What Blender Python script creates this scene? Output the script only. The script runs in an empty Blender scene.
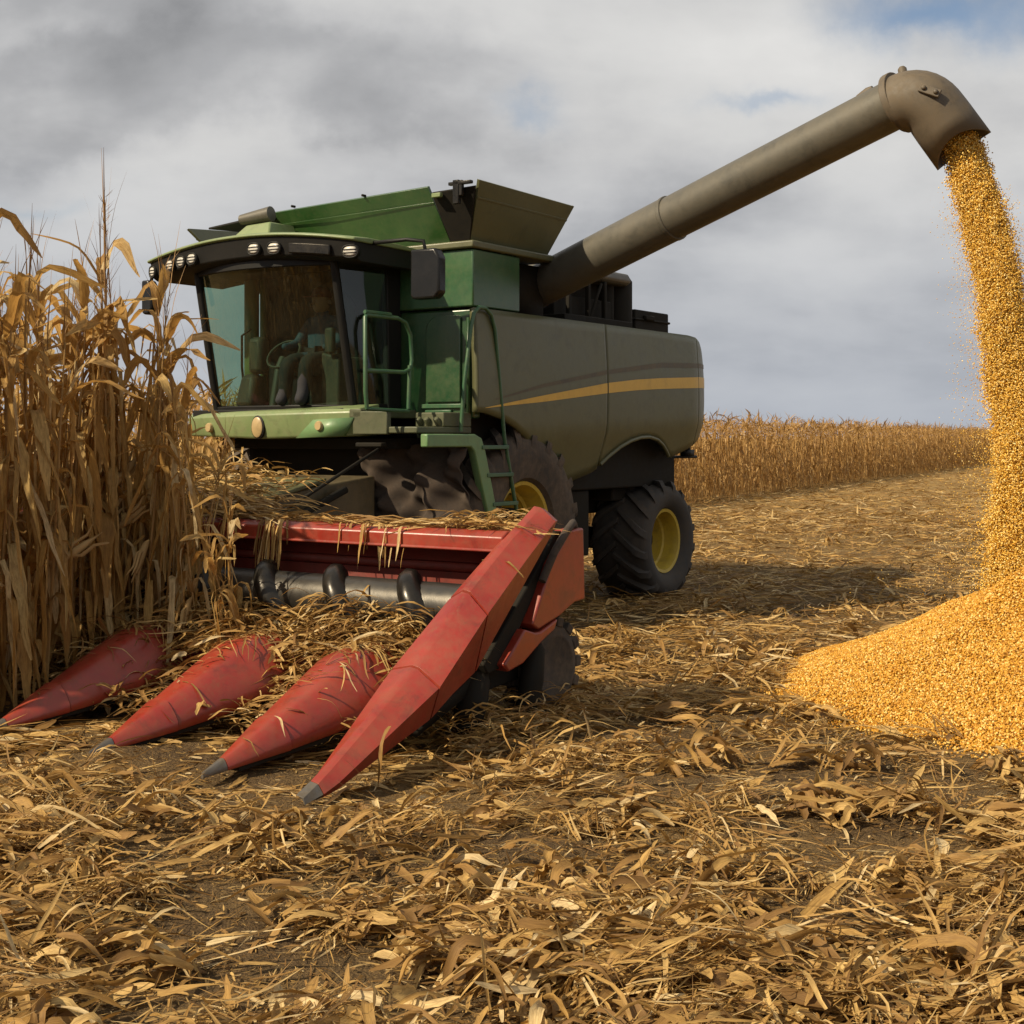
import bpy, bmesh, math, random
import numpy as np
from mathutils import Vector, Matrix
R = math.radians
rng = np.random.default_rng(7)
random.seed(7)
scene = bpy.context.scene
COL = scene.collection

# ------------------------------------------------------------------ camera
EYE = 1.8
cam_d = bpy.data.cameras.new('camera'); cam = bpy.data.objects.new('camera', cam_d); COL.objects.link(cam)
cam.location = (0, 0, EYE); cam.rotation_euler = (R(90), 0, 0)
cam_d.sensor_width = 36; cam_d.lens = 36 * 1400 / 1024
cam_d.shift_y = -74 / 1024
cam_d.clip_end = 3000; cam_d.clip_start = .1
scene.camera = cam

# ------------------------------------------------------------------ light
SUN_AZ = (0.88, 0.475); SUN_EL = 39
scene.view_settings.view_transform = 'Standard'; scene.view_settings.look = 'None'
scene.view_settings.exposure = 0.36; scene.view_settings.gamma = 1
hx, hy = SUN_AZ; n_ = math.hypot(hx, hy); hx /= n_; hy /= n_
sd = bpy.data.lights.new('sun', 'SUN'); sd.energy = 5.0; sd.angle = R(0.8); sd.color = (1.0, .84, .60)
so = bpy.data.objects.new('sun', sd); COL.objects.link(so)
so.rotation_euler = Vector((hx*math.cos(R(SUN_EL)), hy*math.cos(R(SUN_EL)), -math.sin(R(SUN_EL)))).to_track_quat('-Z', 'Y').to_euler()
so.location = (-10, -6, 12)

world = bpy.data.worlds.new("World"); scene.world = world; world.use_nodes = True
nt = world.node_tree; nt.nodes.clear()
def N(t, kind, **kw):
    n = t.nodes.new(kind)
    for k, v in kw.items(): setattr(n, k, v)
    return n
def math_node(t, op, a, b=None, c=None):
    n = t.nodes.new('ShaderNodeMath'); n.operation = op
    for i, v in enumerate((a, b, c)):
        if v is None: continue
        if isinstance(v, (int, float)): n.inputs[i].default_value = v
        else: t.links.new(v, n.inputs[i])
    return n.outputs[0]
def ramp(t, fac, stops, interp='LINEAR'):
    r = t.nodes.new('ShaderNodeValToRGB'); r.color_ramp.interpolation = interp
    while len(r.color_ramp.elements) < len(stops): r.color_ramp.elements.new(.5)
    for e, (p, c) in zip(r.color_ramp.elements, stops):
        e.position = p; e.color = (*c, 1) if len(c) == 3 else c
    if fac is not None: t.links.new(fac, r.inputs[0])
    return r.outputs[0]
def mixc(t, fac, a, b, mode='MIX'):
    m = t.nodes.new('ShaderNodeMix'); m.data_type = 'RGBA'; m.blend_type = mode
    for i, v in ((0, fac), (6, a), (7, b)):
        if isinstance(v, (int, float)): m.inputs[i].default_value = v
        elif isinstance(v, tuple): m.inputs[i].default_value = (*v, 1)
        else: t.links.new(v, m.inputs[i])
    return m.outputs[2]
sky = N(nt, 'ShaderNodeTexSky', sky_type='NISHITA', sun_disc=False, sun_elevation=R(SUN_EL), sun_rotation=math.atan2(-hx, -hy) % (2*math.pi))
tc = N(nt, 'ShaderNodeTexCoord'); sx = N(nt, 'ShaderNodeSeparateXYZ'); nt.links.new(tc.outputs['Generated'], sx.inputs[0])
zc = math_node(nt, 'MAXIMUM', sx.outputs[2], 0.0)
dn = math_node(nt, 'ADD', zc, .34)
cx = N(nt, 'ShaderNodeCombineXYZ')
nt.links.new(math_node(nt, 'DIVIDE', sx.outputs[0], dn), cx.inputs[0]); nt.links.new(math_node(nt, 'DIVIDE', sx.outputs[1], dn), cx.inputs[1])
def wnoise(scale, detail, rough, loc, dist=0.0, sy=1.0):
    mp = N(nt, 'ShaderNodeMapping'); mp.inputs['Location'].default_value = loc; mp.inputs['Scale'].default_value = (1, sy, 1)
    nt.links.new(cx.outputs[0], mp.inputs[0])
    n = N(nt, 'ShaderNodeTexNoise'); n.inputs['Scale'].default_value = scale; n.inputs['Detail'].default_value = detail
    n.inputs['Roughness'].default_value = rough; n.inputs['Distortion'].default_value = dist
    nt.links.new(mp.outputs[0], n.inputs['Vector']); return n.outputs[0]
big = wnoise(.75, 2, .45, (3.3, 1.2, 0), .2, 1.0)
med = wnoise(1.9, 7, .50, (7.7, 3.1, 0), .15, 1.25)
# cloud banks: soft masses at fixed bearings, their edges broken by noise
uu = math_node(nt, 'DIVIDE', sx.outputs[0], math_node(nt, 'MAXIMUM', sx.outputs[1], .2)); vv = math_node(nt, 'DIVIDE', sx.outputs[2], math_node(nt, 'MAXIMUM', sx.outputs[1], .2))
cw = N(nt, 'ShaderNodeCombineXYZ'); nt.links.new(uu, cw.inputs[0]); nt.links.new(vv, cw.inputs[1])
def warp(off, sc):
    mp = N(nt, 'ShaderNodeMapping'); mp.inputs['Location'].default_value = off; nt.links.new(cw.outputs[0], mp.inputs[0])
    n = N(nt, 'ShaderNodeTexNoise'); n.inputs['Scale'].default_value = sc; n.inputs['Detail'].default_value = 8; n.inputs['Roughness'].default_value = .58
    nt.links.new(mp.outputs[0], n.inputs['Vector']); return math_node(nt, 'SUBTRACT', n.outputs[0], .5)
wu = warp((4, 2, 0), 5.5); wv = warp((9, 6, 0), 5.5)
u2 = math_node(nt, 'ADD', uu, math_node(nt, 'MULTIPLY', wu, .26)); v2 = math_node(nt, 'ADD', vv, math_node(nt, 'MULTIPLY', wv, .17))
def bank(px_c, py_c, rx_, ry_, amp):
    a = math_node(nt, 'DIVIDE', math_node(nt, 'SUBTRACT', u2, (px_c-512)/1400), rx_/1400); b_ = math_node(nt, 'DIVIDE', math_node(nt, 'SUBTRACT', v2, (438-py_c)/1400), ry_/1400)
    d = math_node(nt, 'ADD', math_node(nt, 'MULTIPLY', a, a), math_node(nt, 'MULTIPLY', b_, b_))
    return math_node(nt, 'MULTIPLY', math_node(nt, 'EXPONENT', math_node(nt, 'MULTIPLY', d, -1.0)), amp)
puff = warp((2.3, 7.7, 0), 9.0); shade = math_node(nt, 'ADD', math_node(nt, 'ADD', math_node(nt, 'MULTIPLY', big, .35), math_node(nt, 'MULTIPLY', med, .65)), math_node(nt, 'MULTIPLY', puff, .15))
for bk in ((190, 75, 360, 50, -.075), (60, 130, 190, 22, -.04), (330, 30, 200, 30, -.05), (660, 100, 240, 100, .085), (250, 190, 260, 40, .03), (880, 250, 160, 30, -.035), (660, 230, 150, 26, -.04), (860, 330, 260, 60, -.035), (830, 60, 60, 50, .05), (60, 10, 130, 16, .04), (300, 150, 300, 26, .05), (480, 20, 90, 20, .04)):
    shade = math_node(nt, 'ADD', shade, bank(*bk))
cloudcol = ramp(nt, shade, [(.31, (.205, .208, .216)), (.43, (.325, .327, .335)), (.50, (.425, .425, .428)), (.58, (.510, .507, .500)), (.70, (.60, .593, .58))])
hole = math_node(nt, 'ADD', math_node(nt, 'ADD', bank(985, 4, 95, 30, .9), bank(775, 102, 45, 10, .45)), math_node(nt, 'ADD', bank(540, 85, 36, 14, .40), bank(30, 190, 60, 12, .30)))
cover = math_node(nt, 'SUBTRACT', 1.0, math_node(nt, 'MINIMUM', hole, .9))
hz = ramp(nt, zc, [(0.0, (1, 1, 1)), (.20, (0, 0, 0))])
cloudcol = mixc(nt, math_node(nt, 'MULTIPLY', hz, .8), cloudcol, (.335, .362, .41))
covf = cover
bg1 = N(nt, 'ShaderNodeBackground'); bg1.inputs[1].default_value = .08; nt.links.new(sky.outputs[0], bg1.inputs[0])
bg2 = N(nt, 'ShaderNodeBackground'); bg2.inputs[1].default_value = 1.0; nt.links.new(cloudcol, bg2.inputs[0])
mx = N(nt, 'ShaderNodeMixShader'); nt.links.new(covf, mx.inputs[0]); nt.links.new(bg1.outputs[0], mx.inputs[1]); nt.links.new(bg2.outputs[0], mx.inputs[2])
wo = N(nt, 'ShaderNodeOutputWorld'); nt.links.new(mx.outputs[0], wo.inputs[0])

# ------------------------------------------------------------------ frames of reference
TH = R(34.4); CT, ST = math.cos(TH), math.sin(TH)
OX, OY = -9.14, 9.41                       # harvester origin, in axes turned with it
def W(mx_, my_, z=0):                      # harvester axes -> world
    x, y = mx_ + OX, my_ + OY
    return (x*CT + y*ST, -x*ST + y*CT, z)
def W_np(p):
    q = p.copy(); x = p[..., 0] + OX; y = p[..., 1] + OY
    q[..., 0] = x*CT + y*ST; q[..., 1] = -x*ST + y*CT
    return q

# ------------------------------------------------------------------ materials
def new_mat(name):
    m = bpy.data.materials.new(name); m.use_nodes = True
    t = m.node_tree; t.nodes.clear()
    o = N(t, 'ShaderNodeOutputMaterial'); p = N(t, 'ShaderNodeBsdfPrincipled'); t.links.new(p.outputs[0], o.inputs[0])
    return m, t, p, o
def onoise(t, scale, detail=5, rough=.6, coord='Object', dist=0.):
    c = N(t, 'ShaderNodeTexCoord'); n = N(t, 'ShaderNodeTexNoise')
    n.inputs['Scale'].default_value = scale; n.inputs['Detail'].default_value = detail; n.inputs['Roughness'].default_value = rough; n.inputs['Distortion'].default_value = dist
    t.links.new(c.outputs[coord], n.inputs['Vector']); return n.outputs[0]
def bump(t, p, h, strength, dist):
    b = N(t, 'ShaderNodeBump'); b.inputs['Strength'].default_value = strength; b.inputs['Distance'].default_value = dist
    t.links.new(h, b.inputs['Height']); t.links.new(b.outputs[0], p.inputs['Normal'])
def paint(name, col, rough=.4, dust=.45, dustcol=(.20, .145, .075), metal=0., coat=0., var=.25, scale=1.0, spec=.5):
    m, t, p, o = new_mat(name)
    n1 = onoise(t, 2.2*scale, 8, .65); n2 = onoise(t, 14*scale, 6, .7); n3 = onoise(t, 90*scale, 3, .6)
    c = mixc(t, ramp(t, n1, [(.3, (0, 0, 0)), (.7, (1, 1, 1))]), tuple(x*(1-var) for x in col), tuple(min(1, x*(1+var)) for x in col))
    dm = math_node(t, 'ADD', math_node(t, 'MULTIPLY', n1, .5), math_node(t, 'MULTIPLY', n2, .5))
    df = ramp(t, dm, [(.40, (.08, .08, .08)), (.60, (1, 1, 1))])
    df = math_node(t, 'MULTIPLY', df, dust)
    sp = ramp(t, n3, [(.62, (0, 0, 0)), (.70, (1, 1, 1))])
    df = math_node(t, 'MAXIMUM', df, math_node(t, 'MULTIPLY', sp, dust*.9))
    cq = N(t, 'ShaderNodeTexCoord'); mq = N(t, 'ShaderNodeMapping'); mq.inputs['Scale'].default_value = (22*scale, 22*scale, 1.6*scale); t.links.new(cq.outputs['Object'], mq.inputs[0])
    nq = N(t, 'ShaderNodeTexNoise'); nq.inputs['Scale'].default_value = 1; nq.inputs['Detail'].default_value = 6; nq.inputs['Roughness'].default_value = .6; t.links.new(mq.outputs[0], nq.inputs['Vector'])
    df = math_node(t, 'MAXIMUM', df, math_node(t, 'MULTIPLY', ramp(t, nq.outputs[0], [(.50, (0, 0, 0)), (.72, (1, 1, 1))]), dust*1.1))
    n5 = onoise(t, 5.5*scale, 9, .72, dist=.6)
    c = mixc(t, math_node(t, 'MULTIPLY', ramp(t, n5, [(.52, (0, 0, 0)), (.66, (1, 1, 1))]), min(.75, dust*1.3)), c, tuple(x*.32+.004 for x in col))
    t.links.new(mixc(t, df, c, dustcol), p.inputs['Base Color'])
    t.links.new(math_node(t, 'ADD', math_node(t, 'MULTIPLY', df, .5), rough), p.inputs['Roughness'])
    p.inputs['Metallic'].default_value = metal; p.inputs['Specular IOR Level'].default_value = spec
    if coat: p.inputs['Coat Weight'].default_value = coat; p.inputs['Coat Roughness'].default_value = .25
    bump(t, p, math_node(t, 'ADD', n2, math_node(t, 'MULTIPLY', n3, .3)), .12, .01)
    return m
M = {}
M['green'] = paint('green paint', (.017, .078, .027), .30, .14, coat=.35)
M['tank_green'] = paint('tank green paint', (.013, .066, .011), .36, .14, coat=.2)
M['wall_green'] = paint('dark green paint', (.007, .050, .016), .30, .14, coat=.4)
M['light_green'] = paint('pale green paint', (.150, .215, .085), .42, .32, (.22, .18, .10), coat=.12, var=.12)
M['arm_green'] = paint('step green paint', (.105, .225, .090), .42, .25, coat=.1, var=.12)
M['rail_green'] = paint('rail green paint', (.016, .090, .036), .40, .2, coat=.15)
M['olive'] = paint('dusty olive panel', (.086, .089, .038), .40, .24, (.110, .100, .052), coat=.12, var=.10)
M['deck_olive'] = paint('walkway olive', (.060, .072, .032), .5, .4, (.10, .085, .05))
M['olive_dark'] = paint('dark olive line', (.062, .050, .025), .45, .3)
M['yellow'] = paint('yellow stripe', (.62, .37, .040), .4, .14, var=.08)
M['rim_yellow'] = paint('yellow rim', (.50, .36, .03), .4, .35)
M['red'] = paint('red header paint', (.270, .0190, .0105), .34, .42, (.150, .070, .028), coat=.22, var=.28)
M['red_dark'] = paint('worn red trough', (.20, .018, .010), .5, .4, (.09, .045, .022))
M['black'] = paint('black trim', (.008, .008, .0075), .5, .14, (.03, .024, .015), spec=.25)
M['shaft'] = paint('worn auger steel', (.10, .095, .085), .3, .3, (.07, .055, .035), metal=.8)
M['black_gloss'] = paint('black auger steel', (.02, .019, .018), .26, .22, (.10, .08, .05), metal=.6)
M['dark'] = paint('dark underframe', (.011, .010, .0075), .7, .4, (.028, .021, .013), spec=.2)
M['grey_metal'] = paint('grey auger tube', (.088, .083, .067), .40, .36, (.115, .096, .066), metal=.15, var=.15)
M['spout'] = paint('brown grey spout', (.088, .072, .052), .5, .5, (.13, .095, .055), var=.2)
M['steel'] = paint('worn steel', (.13, .13, .13), .4, .5, metal=.6)
M['rubber'] = paint('dusty rubber', (.028, .027, .026), .7, .55, (.085, .065, .045))
M['mud_rubber'] = paint('muddy rubber', (.035, .03, .026), .8, .85, (.115, .085, .058))
M['canvas'] = paint('brown canvas', (.055, .039, .028), .85, .5, (.042, .030, .021), scale=3)
M['lamp'] = paint('lamp lens', (.62, .60, .54), .2, .22, spec=.7)
M['amber'] = paint('amber lens', (.45, .33, .16), .3, .3)
M['gloss_black'] = paint('glossy black plastic', (.009, .009, .009), .22, .06, (.05, .04, .03), spec=.35)
M['seat'] = paint('seat cloth', (.014, .014, .015), .8, .2)
M['console'] = paint('grey console', (.024, .025, .022), .55, .3)
M['skin'] = paint('skin', (.34, .16, .10), .55, .0, var=.05)
M['cap'] = paint('red cap', (.16, .03, .02), .8, .0)
M['jacket'] = paint('blue jacket', (.030, .065, .105), .85, .05)
M['trousers'] = paint('dark trousers', (.010, .012, .018), .85, .1)

def glass(name, tint, dirt):
    m, t, p, o = new_mat(name)
    tr = N(t, 'ShaderNodeBsdfTransparent'); tr.inputs[0].default_value = (*tint, 1)
    gl = N(t, 'ShaderNodeBsdfGlossy'); gl.inputs['Roughness'].default_value = .04; gl.inputs[0].default_value = (.85, .9, .88, 1)
    lw = N(t, 'ShaderNodeLayerWeight'); fr = math_node(t, 'ADD', math_node(t, 'MULTIPLY', math_node(t, 'POWER', lw.outputs['Facing'], 5.0), .9), .065)
    m1 = N(t, 'ShaderNodeMixShader'); t.links.new(fr, m1.inputs[0]); t.links.new(tr.outputs[0], m1.inputs[1]); t.links.new(gl.outputs[0], m1.inputs[2])
    df = N(t, 'ShaderNodeBsdfDiffuse'); df.inputs[0].default_value = (.22, .17, .10, 1)
    n = math_node(t, 'ADD', math_node(t, 'MULTIPLY', onoise(t, 3.0, 8, .7), .6), math_node(t, 'MULTIPLY', onoise(t, 40, 5, .7), .4))
    f = math_node(t, 'MULTIPLY', ramp(t, n, [(.40, (0.15, 0.15, 0.15)), (.72, (1, 1, 1))]), dirt)
    m2 = N(t, 'ShaderNodeMixShader'); t.links.new(f, m2.inputs[0]); t.links.new(m1.outputs[0], m2.inputs[1]); t.links.new(df.outputs[0], m2.inputs[2])
    t.nodes.remove(p); t.links.new(m2.outputs[0], o.inputs[0]); return m
M['glass'] = glass('dusty tinted windscreen', (.46, .62, .54), .075)
M['door_glass'] = glass('tinted door glass', (.60, .78, .68), .05)

def straw(name, stops, trans=.3, objrand=True, rough=.62, vein=True):
    m, t, p, o = new_mat(name)
    g = N(t, 'ShaderNodeNewGeometry')
    r = g.outputs['Random Per Island']
    if objrand:
        oi = N(t, 'ShaderNodeObjectInfo'); r = math_node(t, 'FRACT', math_node(t, 'ADD', r, oi.outputs['Random']))
    c = ramp(t, r, stops)
    n2 = onoise(t, 5, 3, .5)
    uv = N(t, 'ShaderNodeUVMap'); uv.uv_map = 'fibre'
    def streak(su, sv, det):
        mp = N(t, 'ShaderNodeMapping'); mp.inputs['Scale'].default_value = (su, sv, 1); t.links.new(uv.outputs[0], mp.inputs[0])
        nn = N(t, 'ShaderNodeTexNoise'); nn.inputs['Scale'].default_value = 1; nn.inputs['Detail'].default_value = det; nn.inputs['Roughness'].default_value = .65
        t.links.new(mp.outputs[0], nn.inputs['Vector']); return nn.outputs[0]
    f1 = streak(420, 7, 4); f2 = streak(60, 14, 5)
    c = mixc(t, math_node(t, 'MULTIPLY', n2, .5), c, (.34, .20, .075))
    c = mixc(t, ramp(t, f2, [(.42, (0, 0, 0)), (.72, (.75, .75, .75))]), c, (.15, .078, .026))
    c = mixc(t, 1.0, c, ramp(t, f1, [(.30, (.58, .56, .52)), (.68, (1.25, 1.24, 1.2))]), 'MULTIPLY')
    t.links.new(c, p.inputs['Base Color']); p.inputs['Roughness'].default_value = rough; p.inputs['Specular IOR Level'].default_value = .3
    if trans:
        tl = N(t, 'ShaderNodeBsdfTranslucent'); t.links.new(mixc(t, .35, c, (.55, .27, .06)), tl.inputs[0])
        mm = N(t, 'ShaderNodeMixShader'); mm.inputs[0].default_value = trans
        t.links.new(p.outputs[0], mm.inputs[1]); t.links.new(tl.outputs[0], mm.inputs[2]); t.links.new(mm.outputs[0], o.inputs[0])
    bump(t, p, f1, .5, .003)
    return m
M['leaf'] = straw('dry corn leaf', [(0, (.37, .21, .056)), (.25, (.57, .355, .105)), (.55, (.70, .47, .160)), (.82, (.79, .60, .26)), (1, (.90, .77, .47))], .46)
M['stalk'] = straw('dry corn stalk', [(0, (.30, .18, .06)), (1, (.45, .30, .12))], 0)
M['husk'] = straw('pale husk', [(0, (.45, .30, .12)), (1, (.60, .43, .20))], .2)
M['tassel'] = straw('dry tassel', [(0, (.20, .11, .045)), (1, (.34, .21, .09))], .1)
M['residue'] = straw('field residue', [(0, (.150, .080, .023)), (.3, (.32, .183, .050)), (.6, (.51, .322, .098)), (.85, (.67, .47, .180)), (1, (.86, .71, .42))], .2, False)
M['far_corn'] = straw('distant dry corn', [(0, (.24, .125, .034)), (.5, (.45, .265, .080)), (1, (.68, .46, .19))], .28, False)
def kern(st_=[(0, (.44, .215, .024)), (.3, (.66, .37, .050)), (.7, (.80, .52, .105)), (1, (.92, .74, .33))]):
    m, t, p, o = new_mat('corn kernels')
    g = N(t, 'ShaderNodeNewGeometry')
    c = ramp(t, g.outputs['Random Per Island'], st_)
    t.links.new(c, p.inputs['Base Color']); p.inputs['Roughness'].default_value = .45; p.inputs['Specular IOR Level'].default_value = .22
    return m
M['kernel'] = kern()
M['heap_kernel'] = kern([(0, (.22, .085, .010)), (.12, (.38, .168, .018)), (.4, (.51, .248, .028)), (.75, (.62, .340, .050)), (1, (.82, .60, .22))])
def kern_bed():
    m, t, p, o = new_mat('grain bed')
    c = N(t, 'ShaderNodeTexCoord'); v = N(t, 'ShaderNodeTexVoronoi'); v.inputs['Scale'].default_value = 60
    t.links.new(c.outputs['Object'], v.inputs['Vector'])
    s = N(t, 'ShaderNodeSeparateColor'); t.links.new(v.outputs['Color'], s.inputs[0])
    t.links.new(ramp(t, s.outputs[0], [(0, (.34, .150, .010)), (.5, (.52, .262, .018)), (1, (.67, .39, .04))]), p.inputs['Base Color'])
    p.inputs['Roughness'].default_value = .5; bump(t, p, v.outputs['Distance'], .8, .015); return m
M['kernel_bed'] = kern_bed()
def soil():
    m, t, p, o = new_mat('soil and chaff')
    a = onoise(t, .9, 6, .6); b = onoise(t, 9, 8, .7); d = onoise(t, 70, 6, .75); far = onoise(t, .12, 4, .5)
    c = mixc(t, ramp(t, b, [(.35, (0, 0, 0)), (.65, (1, 1, 1))]), (.078, .050, .027), (.165, .108, .055))
    c = mixc(t, ramp(t, math_node(t, 'ADD', math_node(t, 'MULTIPLY', d, .6), math_node(t, 'MULTIPLY', a, .4)), [(.44, (0, 0, 0)), (.60, (1, 1, 1))]), c, (.27, .175, .072))
    # beyond the near field the stubble and chaff cover the soil
    cd = N(t, 'ShaderNodeTexCoord'); sp = N(t, 'ShaderNodeSeparateXYZ'); t.links.new(cd.outputs['Object'], sp.inputs[0])
    f = ramp(t, math_node(t, 'DIVIDE', sp.outputs[1], 40), [(.2, (0, 0, 0)), (1., (1, 1, 1))])
    c = mixc(t, math_node(t, 'MULTIPLY', f, .8), c, mixc(t, ramp(t, onoise(t, 5, 10, .85), [(.36, (0, 0, 0)), (.7, (1, 1, 1))]), (.23, .138, .046), (.54, .36, .135)))
    t.links.new(c, p.inputs['Base Color']); p.inputs['Roughness'].default_value = .9; p.inputs['Specular IOR Level'].default_value = .15
    cc_ = N(t, 'ShaderNodeTexCoord'); vo = N(t, 'ShaderNodeTexVoronoi'); vo.inputs['Scale'].default_value = 32; vo.inputs['Randomness'].default_value = 1; t.links.new(cc_.outputs['Object'], vo.inputs['Vector'])
    vo2 = N(t, 'ShaderNodeTexVoronoi'); vo2.inputs['Scale'].default_value = 95; t.links.new(cc_.outputs['Object'], vo2.inputs['Vector'])
    hgt = math_node(t, 'ADD', math_node(t, 'ADD', b, math_node(t, 'MULTIPLY', d, .7)), math_node(t, 'ADD', math_node(t, 'MULTIPLY', vo.outputs['Distance'], -.55), math_node(t, 'MULTIPLY', vo2.outputs['Distance'], -.35)))
    bump(t, p, hgt, 1.0, .05); return m
M['soil'] = soil()

# ------------------------------------------------------------------ mesh helpers
def empty(name, loc=(0, 0, 0), rz=0.):
    o = bpy.data.objects.new(name, None); COL.objects.link(o); o.location = loc; o.rotation_euler = (0, 0, rz); o.empty_display_size = .3
    return o
def tag(o, label=None, cat=None, group=None, kind=None):
    if label: o['label'] = label
    if cat: o['category'] = cat
    if group: o['group'] = group
    if kind: o['kind'] = kind
    return o
def np_mesh(name, V, F, mats, parent=None, smooth=False, mat_idx=None, uv=None):
    me = bpy.data.meshes.new(name); V = np.asarray(V, np.float32).reshape(-1, 3)
    if isinstance(F, np.ndarray):
        k = F.shape[1]; nf = len(F); tot = F.reshape(-1).astype(np.int32); ls = np.arange(nf, dtype=np.int32)*k; lt = np.full(nf, k, np.int32)
    else:
        lt = np.array([len(f) for f in F], np.int32); ls = np.concatenate(([0], np.cumsum(lt)[:-1])).astype(np.int32); tot = np.array([i for f in F for i in f], np.int32); nf = len(F)
    me.vertices.add(len(V)); me.vertices.foreach_set('co', V.ravel())
    me.loops.add(len(tot)); me.loops.foreach_set('vertex_index', tot)
    me.polygons.add(nf); me.polygons.foreach_set('loop_start', ls); me.polygons.foreach_set('loop_total', lt)
    if smooth: me.polygons.foreach_set('use_smooth', np.ones(nf, bool))
    if mat_idx is not None: me.polygons.foreach_set('material_index', np.asarray(mat_idx, np.int32))
    if uv is not None:
        ul = me.uv_layers.new(name='fibre'); ul.data.foreach_set('uv', uv[tot].astype(np.float32).ravel())
    me.update(calc_edges=True)
    for m in (mats if isinstance(mats, (list, tuple)) else [mats]): me.materials.append(m)
    o = bpy.data.objects.new(name, me); COL.objects.link(o); o.parent = parent
    return o
class MB:
    """collects shapes into one mesh"""
    def __init__(s): s.V = []; s.F = []; s.I = []; s.mi = 0
    def add(s, verts, faces):
        b = len(s.V); s.V += [tuple(v) for v in verts]; s.F += [tuple(i+b for i in f) for f in faces]; s.I += [s.mi]*len(faces); return s
    def box(s, a, b):
        (x0, y0, z0), (x1, y1, z1) = a, b
        return s.hexa([(x0, y0, z0), (x1, y0, z0), (x1, y1, z0), (x0, y1, z0), (x0, y0, z1), (x1, y0, z1), (x1, y1, z1), (x0, y1, z1)])
    def hexa(s, v): return s.add(v, [(3, 2, 1, 0), (4, 5, 6, 7), (0, 1, 5, 4), (1, 2, 6, 5), (2, 3, 7, 6), (3, 0, 4, 7)])
    def loft(s, secs, close=True, caps=True):
        n = len(secs[0]); V = [p for sec in secs for p in sec]; F = []
        for i in range(len(secs)-1):
            for j in range(n if close else n-1):
                k = (j+1) % n; F.append((i*n+j, i*n+k, (i+1)*n+k, (i+1)*n+j))
        if caps: F += [tuple(range(n))[::-1], tuple(range((len(secs)-1)*n, len(secs)*n))]
        return s.add(V, F)
    def tube(s, pts, r, n=10, caps=True):
        pts = [Vector(p) for p in pts]; rs = r if isinstance(r, (list, tuple)) else [r]*len(pts); secs = []; ref = None
        for i, p in enumerate(pts):
            t = (pts[min(i+1, len(pts)-1)] - pts[max(i-1, 0)]).normalized()
            if ref is None: ref = t.orthogonal().normalized()
            ref = (ref - t*ref.dot(t)).normalized(); u = t.cross(ref)
            secs.append([p + (ref*math.cos(a)+u*math.sin(a))*rs[i] for a in [2*math.pi*k/n for k in range(n)]])
        return s.loft(secs, True, caps)
    def prism(s, poly, axis, a, b):
        """polygon (two coords) pushed along an axis from a to b"""
        f = {'x': lambda p, h: (h, p[0], p[1]), 'y': lambda p, h: (p[0], h, p[1]), 'z': lambda p, h: (p[0], p[1], h)}[axis]
        return s.loft([[f(p, a) for p in poly], [f(p, b) for p in poly]])
    def lathe_x(s, prof, n=48, c=(0, 0, 0), closed=False):
        secs = []
        for k in range(n):
            a = 2*math.pi*k/n; secs.append([(c[0]+x, c[1]+r*math.cos(a), c[2]+r*math.sin(a)) for x, r in prof])
        m = len(prof); V = [p for q in secs for p in q]; F = []
        for k in range(n):
            for j in range(m if closed else m-1):
                j2 = (j+1) % m; k2 = (k+1) % n; F.append((k*m+j, k*m+j2, k2*m+j2, k2*m+j))
        return s.add(V, F)
    def build(s, name, mats, parent=None, bevel=0, smooth=False, seg=2, solid=0):
        o = np_mesh(name, s.V, s.F, mats, parent, smooth, s.I)
        bm = bmesh.new(); bm.from_mesh(o.data); bmesh.ops.recalc_face_normals(bm, faces=bm.faces); bm.to_mesh(o.data); bm.free()
        if solid:
            so_ = o.modifiers.new('solid', 'SOLIDIFY'); so_.thickness = solid; so_.offset = -1
        if bevel:
            b = o.modifiers.new('bevel', 'BEVEL'); b.width = bevel; b.segments = seg; b.limit_method = 'ANGLE'; b.angle_limit = R(28); b.harden_normals = False
            o.data.polygons.foreach_set('use_smooth', np.ones(len(o.data.polygons), bool))
            try:
                o.data.set_sharp_from_angle(angle=R(35))
            except Exception: pass
        elif smooth:
            try: o.data.set_sharp_from_angle(angle=R(50))
            except Exception: pass
        return o
def arc(c, r, a0, a1, n): return [(c[0]+r*math.cos(R(a0+(a1-a0)*k/n)), c[1]+r*math.sin(R(a0+(a1-a0)*k/n))) for k in range(n+1)]
def interp(x, tab):
    xs, ys = zip(*tab); return float(np.interp(x, xs, ys))

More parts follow.
